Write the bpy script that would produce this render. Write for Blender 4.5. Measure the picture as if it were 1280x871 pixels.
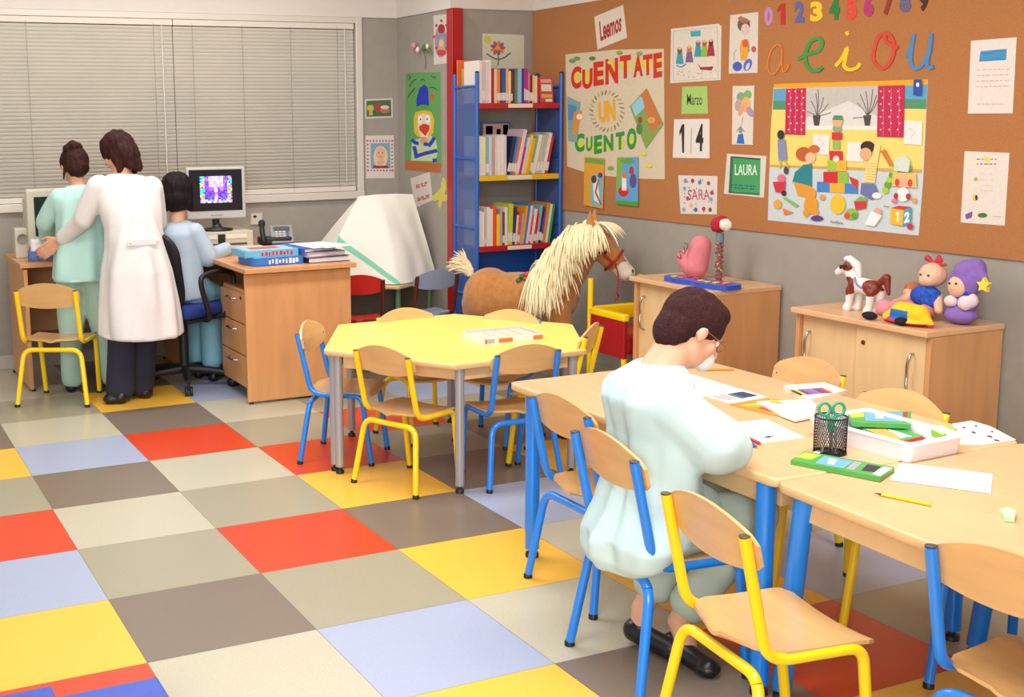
import bpy, bmesh, math, random
from mathutils import Vector, Matrix, noise
random.seed(7)
for o in list(bpy.data.objects): bpy.data.objects.remove(o)
scene = bpy.context.scene
COL = scene.collection
PI = math.pi

# ---------------------------------------------------------------- camera (position and angles measured from the floor tiles)
F_PX, CX, CY = 1524.3, 487.33, 395.67
YAW, PITCH, ROLL = .43319, .16070, -.0116
CAM = Vector((-.712, -5.657, 1.471))
_f = Vector((math.sin(YAW)*math.cos(PITCH), math.cos(YAW)*math.cos(PITCH), -math.sin(PITCH)))
_r = Vector((math.cos(YAW), -math.sin(YAW), 0)); _u = _r.cross(_f)
CR = _r*math.cos(ROLL) + _u*math.sin(ROLL); CU = -_r*math.sin(ROLL) + _u*math.cos(ROLL); CF = _f
cd = bpy.data.cameras.new('camera'); cam = bpy.data.objects.new('camera', cd); COL.objects.link(cam)
cd.sensor_width = 36; cd.sensor_fit = 'HORIZONTAL'; cd.lens = F_PX/1280*36
cd.shift_x = (640-CX)/1280; cd.shift_y = -(435.5-CY)/1280
m3 = Matrix((CR, CU, -CF)).transposed(); cam.matrix_world = Matrix.Translation(CAM) @ m3.to_4x4()
cd.clip_start = .05
scene.camera = cam

# ---------------------------------------------------------------- world, lamps, exposure
W = bpy.data.worlds.new('world'); scene.world = W; W.use_nodes = True
bg = W.node_tree.nodes['Background']; bg.inputs[0].default_value = (1, .995, .985, 1); bg.inputs[1].default_value = .5
def area(name, loc, target, sx, sy, power, color=(1, .985, .965)):
    d = bpy.data.lights.new(name, 'AREA'); d.shape = 'RECTANGLE'; d.size = sx; d.size_y = sy; d.energy = power; d.color = color
    o = bpy.data.objects.new(name, d); COL.objects.link(o); o.location = loc
    o.rotation_euler = (Vector(target)-Vector(loc)).to_track_quat('-Z', 'Y').to_euler(); return o
area('ceiling_lamp_front', (1.0, -3.7, 2.66), (1.0, -3.7, 0), 2.4, .5, 56)
area('ceiling_lamp_middle', (1.0, -1.2, 2.66), (1.0, -1.2, 0), 2.4, .5, 46)
area('ceiling_lamp_back', (1.0, .75, 2.66), (1.0, .75, 0), 2.4, .4, 26)
area('fill_behind_camera', (-2.2, -7.4, 2.1), (1.3, -2.6, .5), 2.6, 1.5, 135, (1, .99, .98))  # added soft fill from behind the camera, brightens the foreground
scene.view_settings.view_transform = 'Standard'; scene.view_settings.look = 'None'
scene.view_settings.gamma = 1; scene.view_settings.use_curve_mapping = False
scene.view_settings.exposure = .45

# ---------------------------------------------------------------- helpers
def ray(x, y): return CR*((x-CX)/F_PX) - CU*((y-CY)/F_PX) + CF
def atx(x, y, X): d = ray(x, y); return CAM + d*((X-CAM.x)/d.x)
def aty(x, y, Y): d = ray(x, y); return CAM + d*((Y-CAM.y)/d.y)
def atz(x, y, Z): d = ray(x, y); return CAM + d*((Z-CAM.z)/d.z)
def lin(h):
    if isinstance(h, str):
        h = h.lstrip('#'); c = [int(h[i:i+2], 16)/255 for i in (0, 2, 4)]
    else: c = [v/255 for v in h]
    return tuple((v/12.92 if v <= .04045 else ((v+.055)/1.055)**2.4) for v in c)
MATS = {}
def mat(name, col, rough=.55, metal=0, noise_amt=.0, nscale=40, bump=0, bscale=200, wood=False, emit=0, alpha=1, trans=0, stretch=(1, 1, 1), spec=.5, sheen=0, coat=0, sss=0):
    if name in MATS: return MATS[name]
    m = bpy.data.materials.new(name); m.use_nodes = True; nt = m.node_tree; N = nt.nodes; L = nt.links
    b = N['Principled BSDF']; c = lin(col) + (1,)
    b.inputs['Base Color'].default_value = c; b.inputs['Roughness'].default_value = rough; b.inputs['Metallic'].default_value = metal
    b.inputs['Specular IOR Level'].default_value = spec
    if sheen: b.inputs['Sheen Weight'].default_value = sheen
    if coat: b.inputs['Coat Weight'].default_value = coat; b.inputs['Coat Roughness'].default_value = .15
    if trans: b.inputs['Transmission Weight'].default_value = trans; b.inputs['IOR'].default_value = 1.3
    if alpha < 1: b.inputs['Alpha'].default_value = alpha
    if sss: b.inputs['Subsurface Weight'].default_value = sss; b.inputs['Subsurface Radius'].default_value = (.02, .008, .004)
    if emit: b.inputs['Emission Color'].default_value = c; b.inputs['Emission Strength'].default_value = emit
    if noise_amt or wood or bump:
        tc = N.new('ShaderNodeTexCoord'); mp = N.new('ShaderNodeMapping'); L.new(tc.outputs['Object'], mp.inputs[0])
        mp.inputs['Scale'].default_value = stretch
    if noise_amt or wood:
        n = N.new('ShaderNodeTexNoise'); n.inputs['Scale'].default_value = nscale; n.inputs['Detail'].default_value = 5
        L.new(mp.outputs[0], n.inputs['Vector'])
        r = N.new('ShaderNodeValToRGB'); a = noise_amt or .12
        r.color_ramp.elements[0].position = .3; r.color_ramp.elements[1].position = .7
        r.color_ramp.elements[0].color = tuple(max(0, v*(1-a)) for v in c[:3]) + (1,)
        r.color_ramp.elements[1].color = tuple(min(1, v*(1+a)) for v in c[:3]) + (1,)
        L.new(n.outputs['Fac'], r.inputs[0]); L.new(r.outputs[0], b.inputs['Base Color'])
    if bump:
        n2 = N.new('ShaderNodeTexNoise'); n2.inputs['Scale'].default_value = bscale; n2.inputs['Detail'].default_value = 4
        L.new(mp.outputs[0], n2.inputs['Vector'])
        bp = N.new('ShaderNodeBump'); bp.inputs['Strength'].default_value = bump; bp.inputs['Distance'].default_value = .01
        L.new(n2.outputs['Fac'], bp.inputs['Height']); L.new(bp.outputs[0], b.inputs['Normal'])
    MATS[name] = m; return m
def flat(h, rough=.6):          # plain paint / ink of one colour
    h = h if isinstance(h, str) else '%02x%02x%02x' % tuple(h)
    return mat('paint_'+h.lstrip('#')+('' if rough == .6 else '_%d' % (rough*100)), h, rough, noise_amt=.04, nscale=60)

class G:                         # collects shapes, builds ONE mesh object
    def __init__(s): s.v = []; s.f = []; s.m = []; s.sm = []; s.mats = []
    def mi(s, m):
        if m not in s.mats: s.mats.append(m)
        return s.mats.index(m)
    def add(s, v, f, m, smooth=False):
        k = len(s.v); i = s.mi(m); s.v += [tuple(p) for p in v]
        for q in f: s.f.append([k+a for a in q]); s.m.append(i); s.sm.append(smooth)
        return s
    def box(s, c, d, m, bev=0, R=None, seg=2):
        bm = bmesh.new(); bmesh.ops.create_cube(bm, size=1)
        bmesh.ops.scale(bm, vec=d, verts=bm.verts)
        if bev: bmesh.ops.bevel(bm, geom=bm.edges[:], offset=min(bev, min(d)*.49), segments=seg, affect='EDGES', profile=.5)
        M = Matrix.Translation(c) @ (R.to_4x4() if R else Matrix())
        bm.verts.index_update()
        s.add([M @ v.co for v in bm.verts], [[v.index for v in f.verts] for f in bm.faces], m, False); bm.free(); return s
    def bb(s, x0, x1, y0, y1, z0, z1, m, bev=0): return s.box(((x0+x1)/2, (y0+y1)/2, (z0+z1)/2), (abs(x1-x0), abs(y1-y0), abs(z1-z0)), m, bev)
    def tube(s, pts, r, m, n=12, cap=True, flat_=None):
        pts = [Vector(p) for p in pts]; R = r if isinstance(r, (list, tuple)) else [r]*len(pts)
        t0 = (pts[1]-pts[0]).normalized(); a = Vector((0, 0, 1)) if abs(t0.z) < .9 else Vector((1, 0, 0))
        nrm = t0.cross(a).normalized(); V = []; k = len(pts)
        for i, p in enumerate(pts):
            t = ((pts[min(i+1, k-1)]-pts[max(i-1, 0)])).normalized()
            nrm = (nrm - t*nrm.dot(t)).normalized(); bn = t.cross(nrm)
            for j in range(n):
                an = 2*PI*j/n; q = nrm*math.cos(an)*R[i] + bn*math.sin(an)*R[i]*(flat_ or 1); V.append(p+q)
        Fc = [[i*n+j, i*n+(j+1) % n, (i+1)*n+(j+1) % n, (i+1)*n+j] for i in range(k-1) for j in range(n)]
        s.add(V, Fc, m, True)
        if cap:
            s.add(V[:n], [list(range(n))[::-1]], m); s.add(V[-n:], [list(range(n))], m)
        return s
    def lathe(s, prof, c, m, n=24, R=None, smooth=True):
        V = []; c = Vector(c)
        for r, z in prof:
            for j in range(n):
                p = Vector((r*math.cos(2*PI*j/n), r*math.sin(2*PI*j/n), z)); V.append(c+(R @ p if R else p))
        k = len(prof); Fc = [[i*n+j, i*n+(j+1) % n, (i+1)*n+(j+1) % n, (i+1)*n+j] for i in range(k-1) for j in range(n)]
        s.add(V, Fc, m, smooth)
        if prof[0][0] > 1e-5: s.add(V[:n], [list(range(n))[::-1]], m)
        if prof[-1][0] > 1e-5: s.add(V[-n:], [list(range(n))], m)
        return s
    def ell(s, c, r, m, R=None, nu=16, nv=10):
        if not isinstance(r, (list, tuple)): r = (r, r, r)
        V = []; c = Vector(c)
        for i in range(nv+1):
            th = PI*i/nv
            for j in range(nu):
                ph = 2*PI*j/nu; p = Vector((r[0]*math.sin(th)*math.cos(ph), r[1]*math.sin(th)*math.sin(ph), r[2]*math.cos(th)))
                V.append(c+(R @ p if R else p))
        s.add(V, [[i*nu+j, (i+1)*nu+j, (i+1)*nu+(j+1) % nu, i*nu+(j+1) % nu] for i in range(nv) for j in range(nu)], m, True); return s
    def prism(s, poly, fn, d0, d1, m, mside=None):     # poly in 2D, fn(u,v,d)->point
        n = len(poly); A = [fn(u, v, d1) for u, v in poly]; Bv = [fn(u, v, d0) for u, v in poly]
        s.add(A, [list(range(n))], m); s.add(Bv, [list(range(n))[::-1]], mside or m)
        s.add(A+Bv, [[i, (i+1) % n, n+(i+1) % n, n+i] for i in range(n)], mside or m); return s
    def build(s, name, parent=None, center=True, loc=None, rot=None):
        me = bpy.data.meshes.new(name)
        v = s.v; off = Vector((0, 0, 0))
        if center and parent is None and loc is None:
            off = Vector([(min(p[i] for p in v)+max(p[i] for p in v))/2 for i in range(3)]); off.z = min(p[2] for p in v)
            v = [tuple(Vector(p)-off) for p in v]
        me.from_pydata(v, [], s.f); me.validate(clean_customdata=False) if False else None
        for m in s.mats: me.materials.append(m)
        me.polygons.foreach_set('material_index', s.m); me.polygons.foreach_set('use_smooth', s.sm); me.update()
        o = bpy.data.objects.new(name, me); COL.objects.link(o)
        if parent: o.parent = parent
        else: o.location = loc if loc else off
        if rot: o.rotation_euler = rot
        return o
def tag(o, label=None, cat=None, group=None, kind=None):
    if label: o['label'] = label
    if cat: o['category'] = cat
    if group: o['group'] = group
    if kind: o['kind'] = kind
    return o
def thing(name, label, cat, loc=(0, 0, 0), rz=0, group=None):
    o = bpy.data.objects.new(name, None); COL.objects.link(o); o.location = loc; o.rotation_euler = (0, 0, rz); o.empty_display_size = .1
    return tag(o, label, cat, group)
def struct(g, name): o = g.build(name); o['kind'] = 'structure'; return o
def copy_tree(o, parent=None):
    c = o.copy(); COL.objects.link(c); c.parent = parent
    for ch in list(o.children): copy_tree(ch, c)
    return c
def fillet(pts, rad, n=6):
    P = [Vector(p) for p in pts]; out = [P[0]]
    for i in range(1, len(P)-1):
        r = rad[i-1] if isinstance(rad, (list, tuple)) else rad
        a = P[i]+(P[i-1]-P[i]).normalized()*r; b = P[i]+(P[i+1]-P[i]).normalized()*r
        for k in range(n+1):
            t = k/n; out.append(a*(1-t)**2+P[i]*2*t*(1-t)+b*t*t)
    return out+[P[-1]]
def bez(pts, n=8):               # smooth curve through points (Catmull-Rom)
    P = [Vector(p) for p in pts]; P = [P[0]*2-P[1]]+P+[P[-1]*2-P[-2]]; out = []
    for i in range(1, len(P)-2):
        for k in range(n):
            t = k/n; a, b, c, d = P[i-1:i+3]
            out.append(.5*((2*b)+(c-a)*t+(2*a-5*b+4*c-d)*t*t+(3*b-a-3*c+d)*t**3))
    return out+[P[-2]]
def rrect(x0, x1, y0, y1, r, n=5):
    out = []
    for cx, cy, a in ((x1-r, y1-r, 0), (x0+r, y1-r, 90), (x0+r, y0+r, 180), (x1-r, y0+r, 270)):
        for k in range(n+1): t = math.radians(a+90*k/n); out.append((cx+r*math.cos(t), cy+r*math.sin(t)))
    return out
XY = lambda u, v, d: (u, v, d)

# organic shapes: union of solids -> one continuous smoothed surface
def blob(name, prims, m, vox=.008, parent=None, smooth=6, disp=0, dscale=10, matfn=None, mats=None, amp2=0, fold=None):
    g = G()
    for p in prims:
        k = p[0]
        if k == 'c':             # tapered capsule
            a, b, ra, rb = Vector(p[1]), Vector(p[2]), p[3], p[4]
            fl = p[5] if len(p) > 5 else 1
            n = max(3, int((b-a).length/(vox*2)))
            g.tube([a.lerp(b, i/n) for i in range(n+1)], [ra+(rb-ra)*i/n for i in range(n+1)], None, 14, True, fl)
            g.ell(a, ra if fl == 1 else ra*min(1, fl), None); g.ell(b, rb if fl == 1 else rb*min(1, fl), None)
        elif k == 'e': g.ell(p[1], p[2], None, p[3] if len(p) > 3 else None, 20, 14)
        elif k == 'l':           # loft of elliptic rings (centre, rx, ry)
            V = []; n = 28
            for c, rx, ry in p[1]:
                for j in range(n): V.append((c[0]+rx*math.cos(2*PI*j/n), c[1]+ry*math.sin(2*PI*j/n), c[2] if len(c) < 4 else c[2]+c[3]*math.cos(2*PI*j/n)))
            kk = len(p[1])
            g.add(V, [[i*n+j, i*n+(j+1) % n, (i+1)*n+(j+1) % n, (i+1)*n+j] for i in range(kk-1) for j in range(n)], None, True)
            g.add(V[:n], [list(range(n))[::-1]], None); g.add(V[-n:], [list(range(n))], None)
    bm = bmesh.new(); vs = [bm.verts.new(v) for v in g.v]
    for f in g.f: 
        try: bm.faces.new([vs[i] for i in f])
        except ValueError: pass
    bmesh.ops.remove_doubles(bm, verts=bm.verts, dist=1e-5)
    me = bpy.data.meshes.new(name+'_src'); bm.to_mesh(me); bm.free()
    o = bpy.data.objects.new(name+'_src', me); COL.objects.link(o)
    r = o.modifiers.new('r', 'REMESH'); r.mode = 'VOXEL'; r.voxel_size = vox; r.use_smooth_shade = True
    s = o.modifiers.new('s', 'SMOOTH'); s.iterations = smooth; s.factor = .5
    dg = bpy.context.evaluated_depsgraph_get(); me2 = bpy.data.meshes.new_from_object(o.evaluated_get(dg)); bpy.data.objects.remove(o)
    me2.name = name; me2.materials.clear()
    for q in (mats or [m]): me2.materials.append(q)
    if disp:
        nv = [v.normal.copy() for v in me2.vertices]
        for v, nn in zip(me2.vertices, nv):
            q = v.co*dscale
            d = noise.noise(Vector((q.x, q.y, q.z*.35)))*disp + (noise.noise(Vector((q.x*3.1, q.y*3.1, q.z*.9)))*amp2 if amp2 else 0)
            v.co += nn*d
    if fold:                     # hanging folds round a vertical axis: (cx, cy, z_top, z_bottom, amplitude, count)
        cx, cy, zt_, zb_, am, ct = fold; nv = [v.normal.copy() for v in me2.vertices]
        for v, nn in zip(me2.vertices, nv):
            th = math.atan2(v.co.y-cy, v.co.x-cx); k = max(0, min(1, (zt_-v.co.z)/(zt_-zb_)))
            v.co += nn*(noise.noise(Vector((math.cos(th)*ct, math.sin(th)*ct, v.co.z*2.2)))*am*(.25+.75*k))*(1-abs(nn.z))
    for pl in me2.polygons:
        pl.use_smooth = True
        if matfn: pl.material_index = matfn(pl.center)
        else: pl.material_index = 0
    me2.update()
    ob = bpy.data.objects.new(name, me2); COL.objects.link(ob)
    if parent: ob.parent = parent; ob.location = -Vector(parent.location) if parent.rotation_euler.z == 0 else (0, 0, 0)
    return ob
def hand(wrist, d, up, L, side=1, curl=.5, r=.0065):     # palm, four unequal bent fingers and a thumb, as blob solids
    w = Vector(wrist); d = Vector(d).normalized(); up = Vector(up); up = (up-d*up.dot(d)).normalized(); s = d.cross(up)*side
    P = []; k = w+d*L*.5
    for i in range(4):
        b = k+s*(L*.21*(1.5-i)*.62); P.append(('c', w+s*(L*.1*(1.5-i)*.6), b, r*1.5, r*1.25))
        ln = L*(.5, .55, .5, .4)[i]
        a1 = b+d*ln*.45-up*ln*.1*curl; a2 = a1+d*ln*.3*(1-curl*.4)-up*ln*.28*curl*1.3; a3 = a2+d*ln*.22*(1-curl)-up*ln*.25*curl*1.5
        P += [('c', b, a1, r*1.05, r), ('c', a1, a2, r, r*.9), ('c', a2, a3, r*.9, r*.75)]
    t0 = w+d*L*.15+s*L*.17; t1 = t0+d*L*.2+s*L*.17-up*L*.05; t2 = t1+d*L*.2+s*L*.04-up*L*.05
    P += [('c', w+d*L*.05, t0, r*1.5, r*1.4), ('c', t0, t1, r*1.35, r*1.1), ('c', t1, t2, r*1.1, r*.85)]
    return P

# flat art on a plane, measured in photo pixels and placed on the real surface
TXT = {}
def text2d(sx, bold=.0):
    key = (sx, bold)
    if key in TXT: return TXT[key]
    if sx == '1':
        TXT[key] = ([(.42, 0), (.86, 0), (.86, 1), (.52, 1), (.08, .76), (.08, .60), (.42, .74)], [[0, 1, 2, 3, 4, 5, 6]]); return TXT[key]
    c = bpy.data.curves.new('t', 'FONT'); c.body = sx; c.offset = bold; c.resolution_u = 4
    o = bpy.data.objects.new('t', c); COL.objects.link(o)
    dg = bpy.context.evaluated_depsgraph_get(); dg.update(); me = bpy.data.meshes.new_from_object(o.evaluated_get(dg))
    V = [(v.co.x, v.co.y) for v in me.vertices]; Fc = [list(p.vertices) for p in me.polygons]
    bpy.data.objects.remove(o); bpy.data.meshes.remove(me)
    x0, x1 = min(v[0] for v in V), max(v[0] for v in V); y0, y1 = min(v[1] for v in V), max(v[1] for v in V)
    V = [((x-x0)/(x1-x0), (y-y0)/(y1-y0)) for x, y in V]
    TXT[key] = (V, Fc); return TXT[key]
class Art:
    def __init__(s, axis, val, d0=.0):
        s.g = G(); s.ax = axis; s.val = val; s.d = d0; s.d0 = d0
        s.n = {'x': Vector((-1, 0, 0)), 'y': Vector((0, -1, 0)), 'z': Vector((0, 0, 1))}[axis]
    def fn(s, u, v, d):
        val = s.val + {'x': -1, 'y': -1, 'z': 1}[s.ax]*d
        return {'x': atx, 'y': aty, 'z': atz}[s.ax](u, v, val)
    def base(s, u, v, d):        # point on the plane, pushed out along the normal
        return {'x': atx, 'y': aty, 'z': atz}[s.ax](u, v, s.val) + s.n*d
    def paper(s, pts, h, th=.0012, rough=.6): s.g.prism(pts, s.base, s.d0, s.d0+th, flat(h, rough)); s.d = s.d0+th; return s
    def poly(s, pts, h, th=.0003):
        s.g.prism(pts, s.base, s.d, s.d+th, flat(h)); s.d += .00005; return s
    def circ(s, x, y, rx, ry, h, n=14, rot=0):
        c, q = math.cos(rot), math.sin(rot)
        return s.poly([(x+rx*math.cos(2*PI*i/n)*c-ry*math.sin(2*PI*i/n)*q, y+rx*math.cos(2*PI*i/n)*q+ry*math.sin(2*PI*i/n)*c) for i in range(n)], h)
    def rect(s, x0, y0, x1, y1, h, sl=0): return s.poly([(x0, y0), (x1, y0+sl*(x1-x0)), (x1, y1+sl*(x1-x0)), (x0, y1)], h)
    def line(s, pts, w, h, th=.0003):
        n = len(pts); F_, B_ = [], []
        for i, (x, y) in enumerate(pts):
            (xa, ya), (xb, yb) = pts[max(0, i-1)], pts[min(n-1, i+1)]; L = math.hypot(xb-xa, yb-ya) or 1
            nx, ny = -(yb-ya)/L*w/2, (xb-xa)/L*w/2; d = s.d+th+.00006*i*(th > .002)
            F_ += [s.base(x+nx, y+ny, d), s.base(x-nx, y-ny, d)]; B_ += [s.base(x+nx, y+ny, s.d), s.base(x-nx, y-ny, s.d)]
        m = len(F_); V = F_+B_; q = [[2*i, 2*i+1, 2*i+3, 2*i+2] for i in range(n-1)]
        q += [[2*i, 2*i+2, m+2*i+2, m+2*i] for i in range(n-1)]+[[2*i+1, m+2*i+1, m+2*i+3, 2*i+3] for i in range(n-1)]+[[0, m, m+1, 1], [m-2, m-1, 2*m-1, 2*m-2]]
        s.g.add(V, q, flat(h)); s.d += .00005; return s
    def smoothline(s, pts, w, h, th=.0003, n=5):
        q = [(p.x, p.y) for p in bez([(a, b, 0) for a, b in pts], n)]; return s.line(q, w, h, th)
    def text(s, t, quad, h, bold=.02, th=.0003):   # quad: tl, tr, br, bl
        V, Fc = text2d(t, bold); tl, tr, br, bl = quad
        def q(u, v): return tuple((tl[i]*(1-u)+tr[i]*u)*v+(bl[i]*(1-u)+br[i]*u)*(1-v) for i in (0, 1))
        P = [q(*p) for p in V]; m = flat(h)
        s.g.add([s.base(a, b, s.d+th) for a, b in P], Fc, m)
        # side walls along the outline
        cnt = {}
        for f in Fc:
            for a, b in zip(f, f[1:]+f[:1]): cnt[(min(a, b), max(a, b))] = cnt.get((min(a, b), max(a, b)), 0)+1
        E = [e for e, c in cnt.items() if c == 1]
        A = [s.base(a, b, s.d+th) for a, b in P]; Bk = [s.base(a, b, s.d) for a, b in P]; n = len(P)
        s.g.add(A+Bk, [[a, b, n+b, n+a] for a, b in E], m)
        s.d += .00005; return s
    def scribble(s, x0, y0, x1, y1, rows, h, w=.8, sl=0):
        for i in range(rows):
            y = y0+(y1-y0)*(i+.5)/rows; x = x0
            while x < x1:
                L = random.uniform(2, 6); s.line([(x, y+sl*(x-x0)), (min(x1, x+L), y+sl*(x+L-x0))], w, h); x += L+random.uniform(1, 2.5)
        return s
    def build(s, name, label, cat='paper', group=None): return tag(s.g.build(name), label, cat, group)

# ================================================================ the setting
wall_grey = mat('grey_wall_vinyl', '9c968c', .7, noise_amt=.035, nscale=14, bump=.03)
white_paint = mat('white_wall_paint', 'd9d2ca', .8, noise_amt=.02, nscale=8)
cork = mat('cork', 'aa7040', .9, noise_amt=.10, nscale=160, bump=.08, bscale=300)
XW, YB, XP, YP, ZT = 3.455, 1.905, 2.862, 1.13, 2.133
T = .5
tile_cols = {'L': 'bdb9a3', 'G': 'a09b85', 'D': '7d7063', 'B': 'a3afca', 'Y': 'f3bd45', 'R': 'd4431f'}
def tilemat(k):
    m = mat('floor_tile_'+k, tile_cols[k], .33, noise_amt=.05, nscale=230, spec=.42)
    if len(m.node_tree.nodes) < 8:
        nt = m.node_tree; N = nt.nodes; L = nt.links; b = N['Principled BSDF']; src = b.inputs['Base Color'].links[0].from_socket
        tc = N.new('ShaderNodeTexCoord'); v = N.new('ShaderNodeTexNoise'); v.inputs['Scale'].default_value = 420; v.inputs['Detail'].default_value = 2
        L.new(tc.outputs['Object'], v.inputs['Vector']); r = N.new('ShaderNodeValToRGB'); r.color_ramp.elements[0].position = .60; r.color_ramp.elements[1].position = .68
        mx = N.new('ShaderNodeMix'); mx.data_type = 'RGBA'; mx.blend_type = 'MULTIPLY'
        L.new(v.outputs['Fac'], r.inputs[0]); L.new(r.outputs[0], mx.inputs[0]); L.new(src, mx.inputs[6]); mx.inputs[7].default_value = (.72, .72, .72, 1); L.new(mx.outputs[2], b.inputs['Base Color'])
    return m
rows = {-4: {0: 'L', 1: 'D', 2: 'G', 3: 'L', 4: 'B', 5: 'G'}, -3: {-1: 'G', 0: 'L', 1: 'D', 2: 'L', 3: 'G', 4: 'R', 5: 'L'}, -2: {-1: 'L', 0: 'G', 1: 'Y', 2: 'B', 3: 'G', 4: 'D', 5: 'L', 6: 'G'},
        -1: {-1: 'D', 0: 'L', 1: 'D', 2: 'L', 3: 'G', 4: 'B', 5: 'G', 6: 'L'}, 0: {-1: 'Y', 0: 'B', 1: 'R', 2: 'G', 3: 'R', 4: 'G', 5: 'D', 6: 'L'},
        1: {-1: 'G', 0: 'D', 1: 'L', 2: 'R', 3: 'G', 4: 'D', 5: 'Y', 6: 'D'}, 2: {-1: 'R', 0: 'L', 1: 'G', 2: 'Y', 3: 'D', 4: 'Y', 5: 'L', 6: 'G'},
        3: {-1: 'B', 0: 'G', 1: 'R', 2: 'D', 3: 'B', 4: 'L', 5: 'R', 6: 'G'}, 4: {-1: 'Y', 0: 'D', 1: 'G', 2: 'Y', 3: 'L', 4: 'G', 5: 'D', 6: 'L'},
        5: {-1: 'R', 0: 'L', 1: 'B', 2: 'L', 3: 'Y', 4: 'B', 5: 'G', 6: 'D'}, 6: {0: 'D', 1: 'Y', 2: 'D', 3: 'R', 4: 'G', 5: 'Y', 6: 'B'}}
g = G(); rnd = random.Random(3)
for r in range(-4, 17):
    for c in range(-7, 7):
        k = rows.get(r, {}).get(c) or rnd.choice('LLGGDBYR')
        x0, x1, y1, y0 = c*T, min((c+1)*T, XW), min(-r*T, YB), -(r+1)*T
        e = .0006
        g.add([(x0+e, y0+e, 0), (x1-e, y0+e, 0), (x1-e, y1-e, 0), (x0+e, y1-e, 0)], [[0, 1, 2, 3]], tilemat(k))
g.bb(-3.6, XW+.1, -8.6, YB+.1, -.06, -.0008, flat('6f675c'))
struct(g, 'floor')
# back wall: around the window opening
WX0, WX1, WZ0, WZ1 = -1.2, 2.555, .975, 2.10
g = G(); g.bb(-3.5, XP, YB, YB+.15, 0, WZ0-.02, wall_grey); g.bb(2.60, XP, YB, YB+.15, WZ0-.02, ZT, wall_grey); g.bb(-3.5, WX0-.04, YB, YB+.15, WZ0-.02, ZT, wall_grey)
g.bb(-3.5, XP, YB-.010, YB+.15, ZT, 2.7, white_paint); struct(g, 'wall_back')
g = G(); g.bb(XP, XP+.12, YP+.1205, YB, 0, ZT, wall_grey); g.bb(XP-.010, XP+.12, YP+.1205, YB-.0105, ZT, 2.7, white_paint); struct(g, 'wall_pillar_side')
g = G(); g.bb(XP, XW-.0002, YP, YP+.12, 0, ZT, wall_grey); g.bb(XP-.010, XW-.0125, YP-.010, YP+.12, ZT, 2.7, white_paint); struct(g, 'wall_pillar_front')
g = G(); g.bb(XW, XW+.15, -8.5, YP+.12, 0, ZT, wall_grey); g.bb(XW-.012, XW+.15, -8.5, YP+.12, ZT, 2.7, white_paint); struct(g, 'wall_right')
g = G(); g.bb(-3.5, XW+.15, -8.5, YB+.15, 2.7, 2.8, white_paint); struct(g, 'ceiling')
g = G(); g.bb(-3.5, XP, YB-.012, YB, 0, .085, mat('baseboard', 'b9b2a8', .5), .003); struct(g, 'baseboard_back')
g = G(); g.bb(XW-.012, XW, -8.5, YP, 0, .085, mat('baseboard', 'b9b2a8', .5), .003); struct(g, 'baseboard_right')
g = G(); g.bb(XP-.022, XP+.055, YP-.055, YP+.02, 0, ZT-.001, mat('red_gloss', 'a8131a', .35), .004); struct(g, 'trim_1')
# cork board on the right wall, slightly proud of it
g = G(); g.bb(XW-.010, XW-.0003, -8.4, YP-.002, .904, ZT-.0005, cork); tag(g.build('cork_board'), 'long brown cork board covering the upper half of the right wall', 'board')
XC = XW-.010
# window: frame, pane, sill and what is behind the glass
win_al = mat('window_aluminium', 'd6d0c6', .4, .1)
wo = thing('window_1', None, None, (WX0, YB, WZ0)); wo['kind'] = 'structure'
def part(g, name, par, **k):
    o = g.build(name, par, **k); o.location = -Vector(par.location); return o
g = G(); g.bb(WX1, 2.60, YB-.018, YB+.10, WZ0-.02, ZT-.001, win_al, .004); g.bb(WX0-.04, WX1, YB-.018, YB+.10, 2.093, ZT-.001, win_al, .004); g.bb(WX0-.04, WX0, YB-.018, YB+.1, WZ0-.02, 2.093, win_al, .004)
part(g, 'window_frame', wo)
g = G(); g.bb(WX0-.04, 2.60, YB-.024, YB+.10, WZ0-.03, WZ0+.02, win_al, .004); part(g, 'window_sill', wo)
g = G(); g.bb(WX0, WX1, YB+.085, YB+.09, WZ0, 2.1, mat('dark_glass', '3a3c40', .1, spec=.6)); part(g, 'pane', wo)
# two venetian blinds side by side
slat_m = mat('blind_slat', 'd8d3c7', .3, noise_amt=.03, nscale=5, spec=.6)
rail_m = mat('blind_rail', 'd8d2c6', .4)
def blind(x0, x1, label):
    b = thing('venetian_blind', label, 'blind', ((x0+x1)/2, YB-.01, 2.09), 0, 'venetian blinds on the window')
    g = G(); z = 1.045; n = 0
    while z < 2.055:
        a = math.radians(60); w = .0128; yc = YB+.005
        P = []
        for t in (-1, -.33, .33, 1):
            P.append((yc-t*w*math.cos(a)*1 - (1-t*t)*.0012, z+t*w*math.sin(a)))
        P.reverse()
        V = [(x, y, zz) for x in (x0, x1) for y, zz in P]
        V2 = [(x, y+.0008, zz) for x in (x0, x1) for y, zz in P]
        g.add(V, [[i, i+1, i+5, i+4] for i in range(3)], slat_m, True); z += .0226; n += 1
    part(g, 'slats', b)
    g = G(); g.bb(x0, x1, YB-.012, YB+.03, 2.055, 2.092, rail_m, .003); part(g, 'headrail', b)
    g = G(); g.bb(x0, x1, YB-.008, YB+.018, .997, 1.030, rail_m, .004); part(g, 'bottom_rail', b)
    k = 4 if x1-x0 > 1.2 else 3
    for i in range(k):
        x = x0+.12+(x1-x0-.24)*i/(k-1)
        g = G(); g.tube([(x, YB-.0115, 1.01), (x, YB-.0115, 2.07)], .0012, flat('8e877b'), 6); part(g, 'ladder_cord', b)
    g = G(); g.tube([(x1-.07, YB-.018, 1.06), (x1-.07, YB-.018, 2.07)], .0025, flat('e6e2da'), 8); part(g, 'wand', b)
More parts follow.
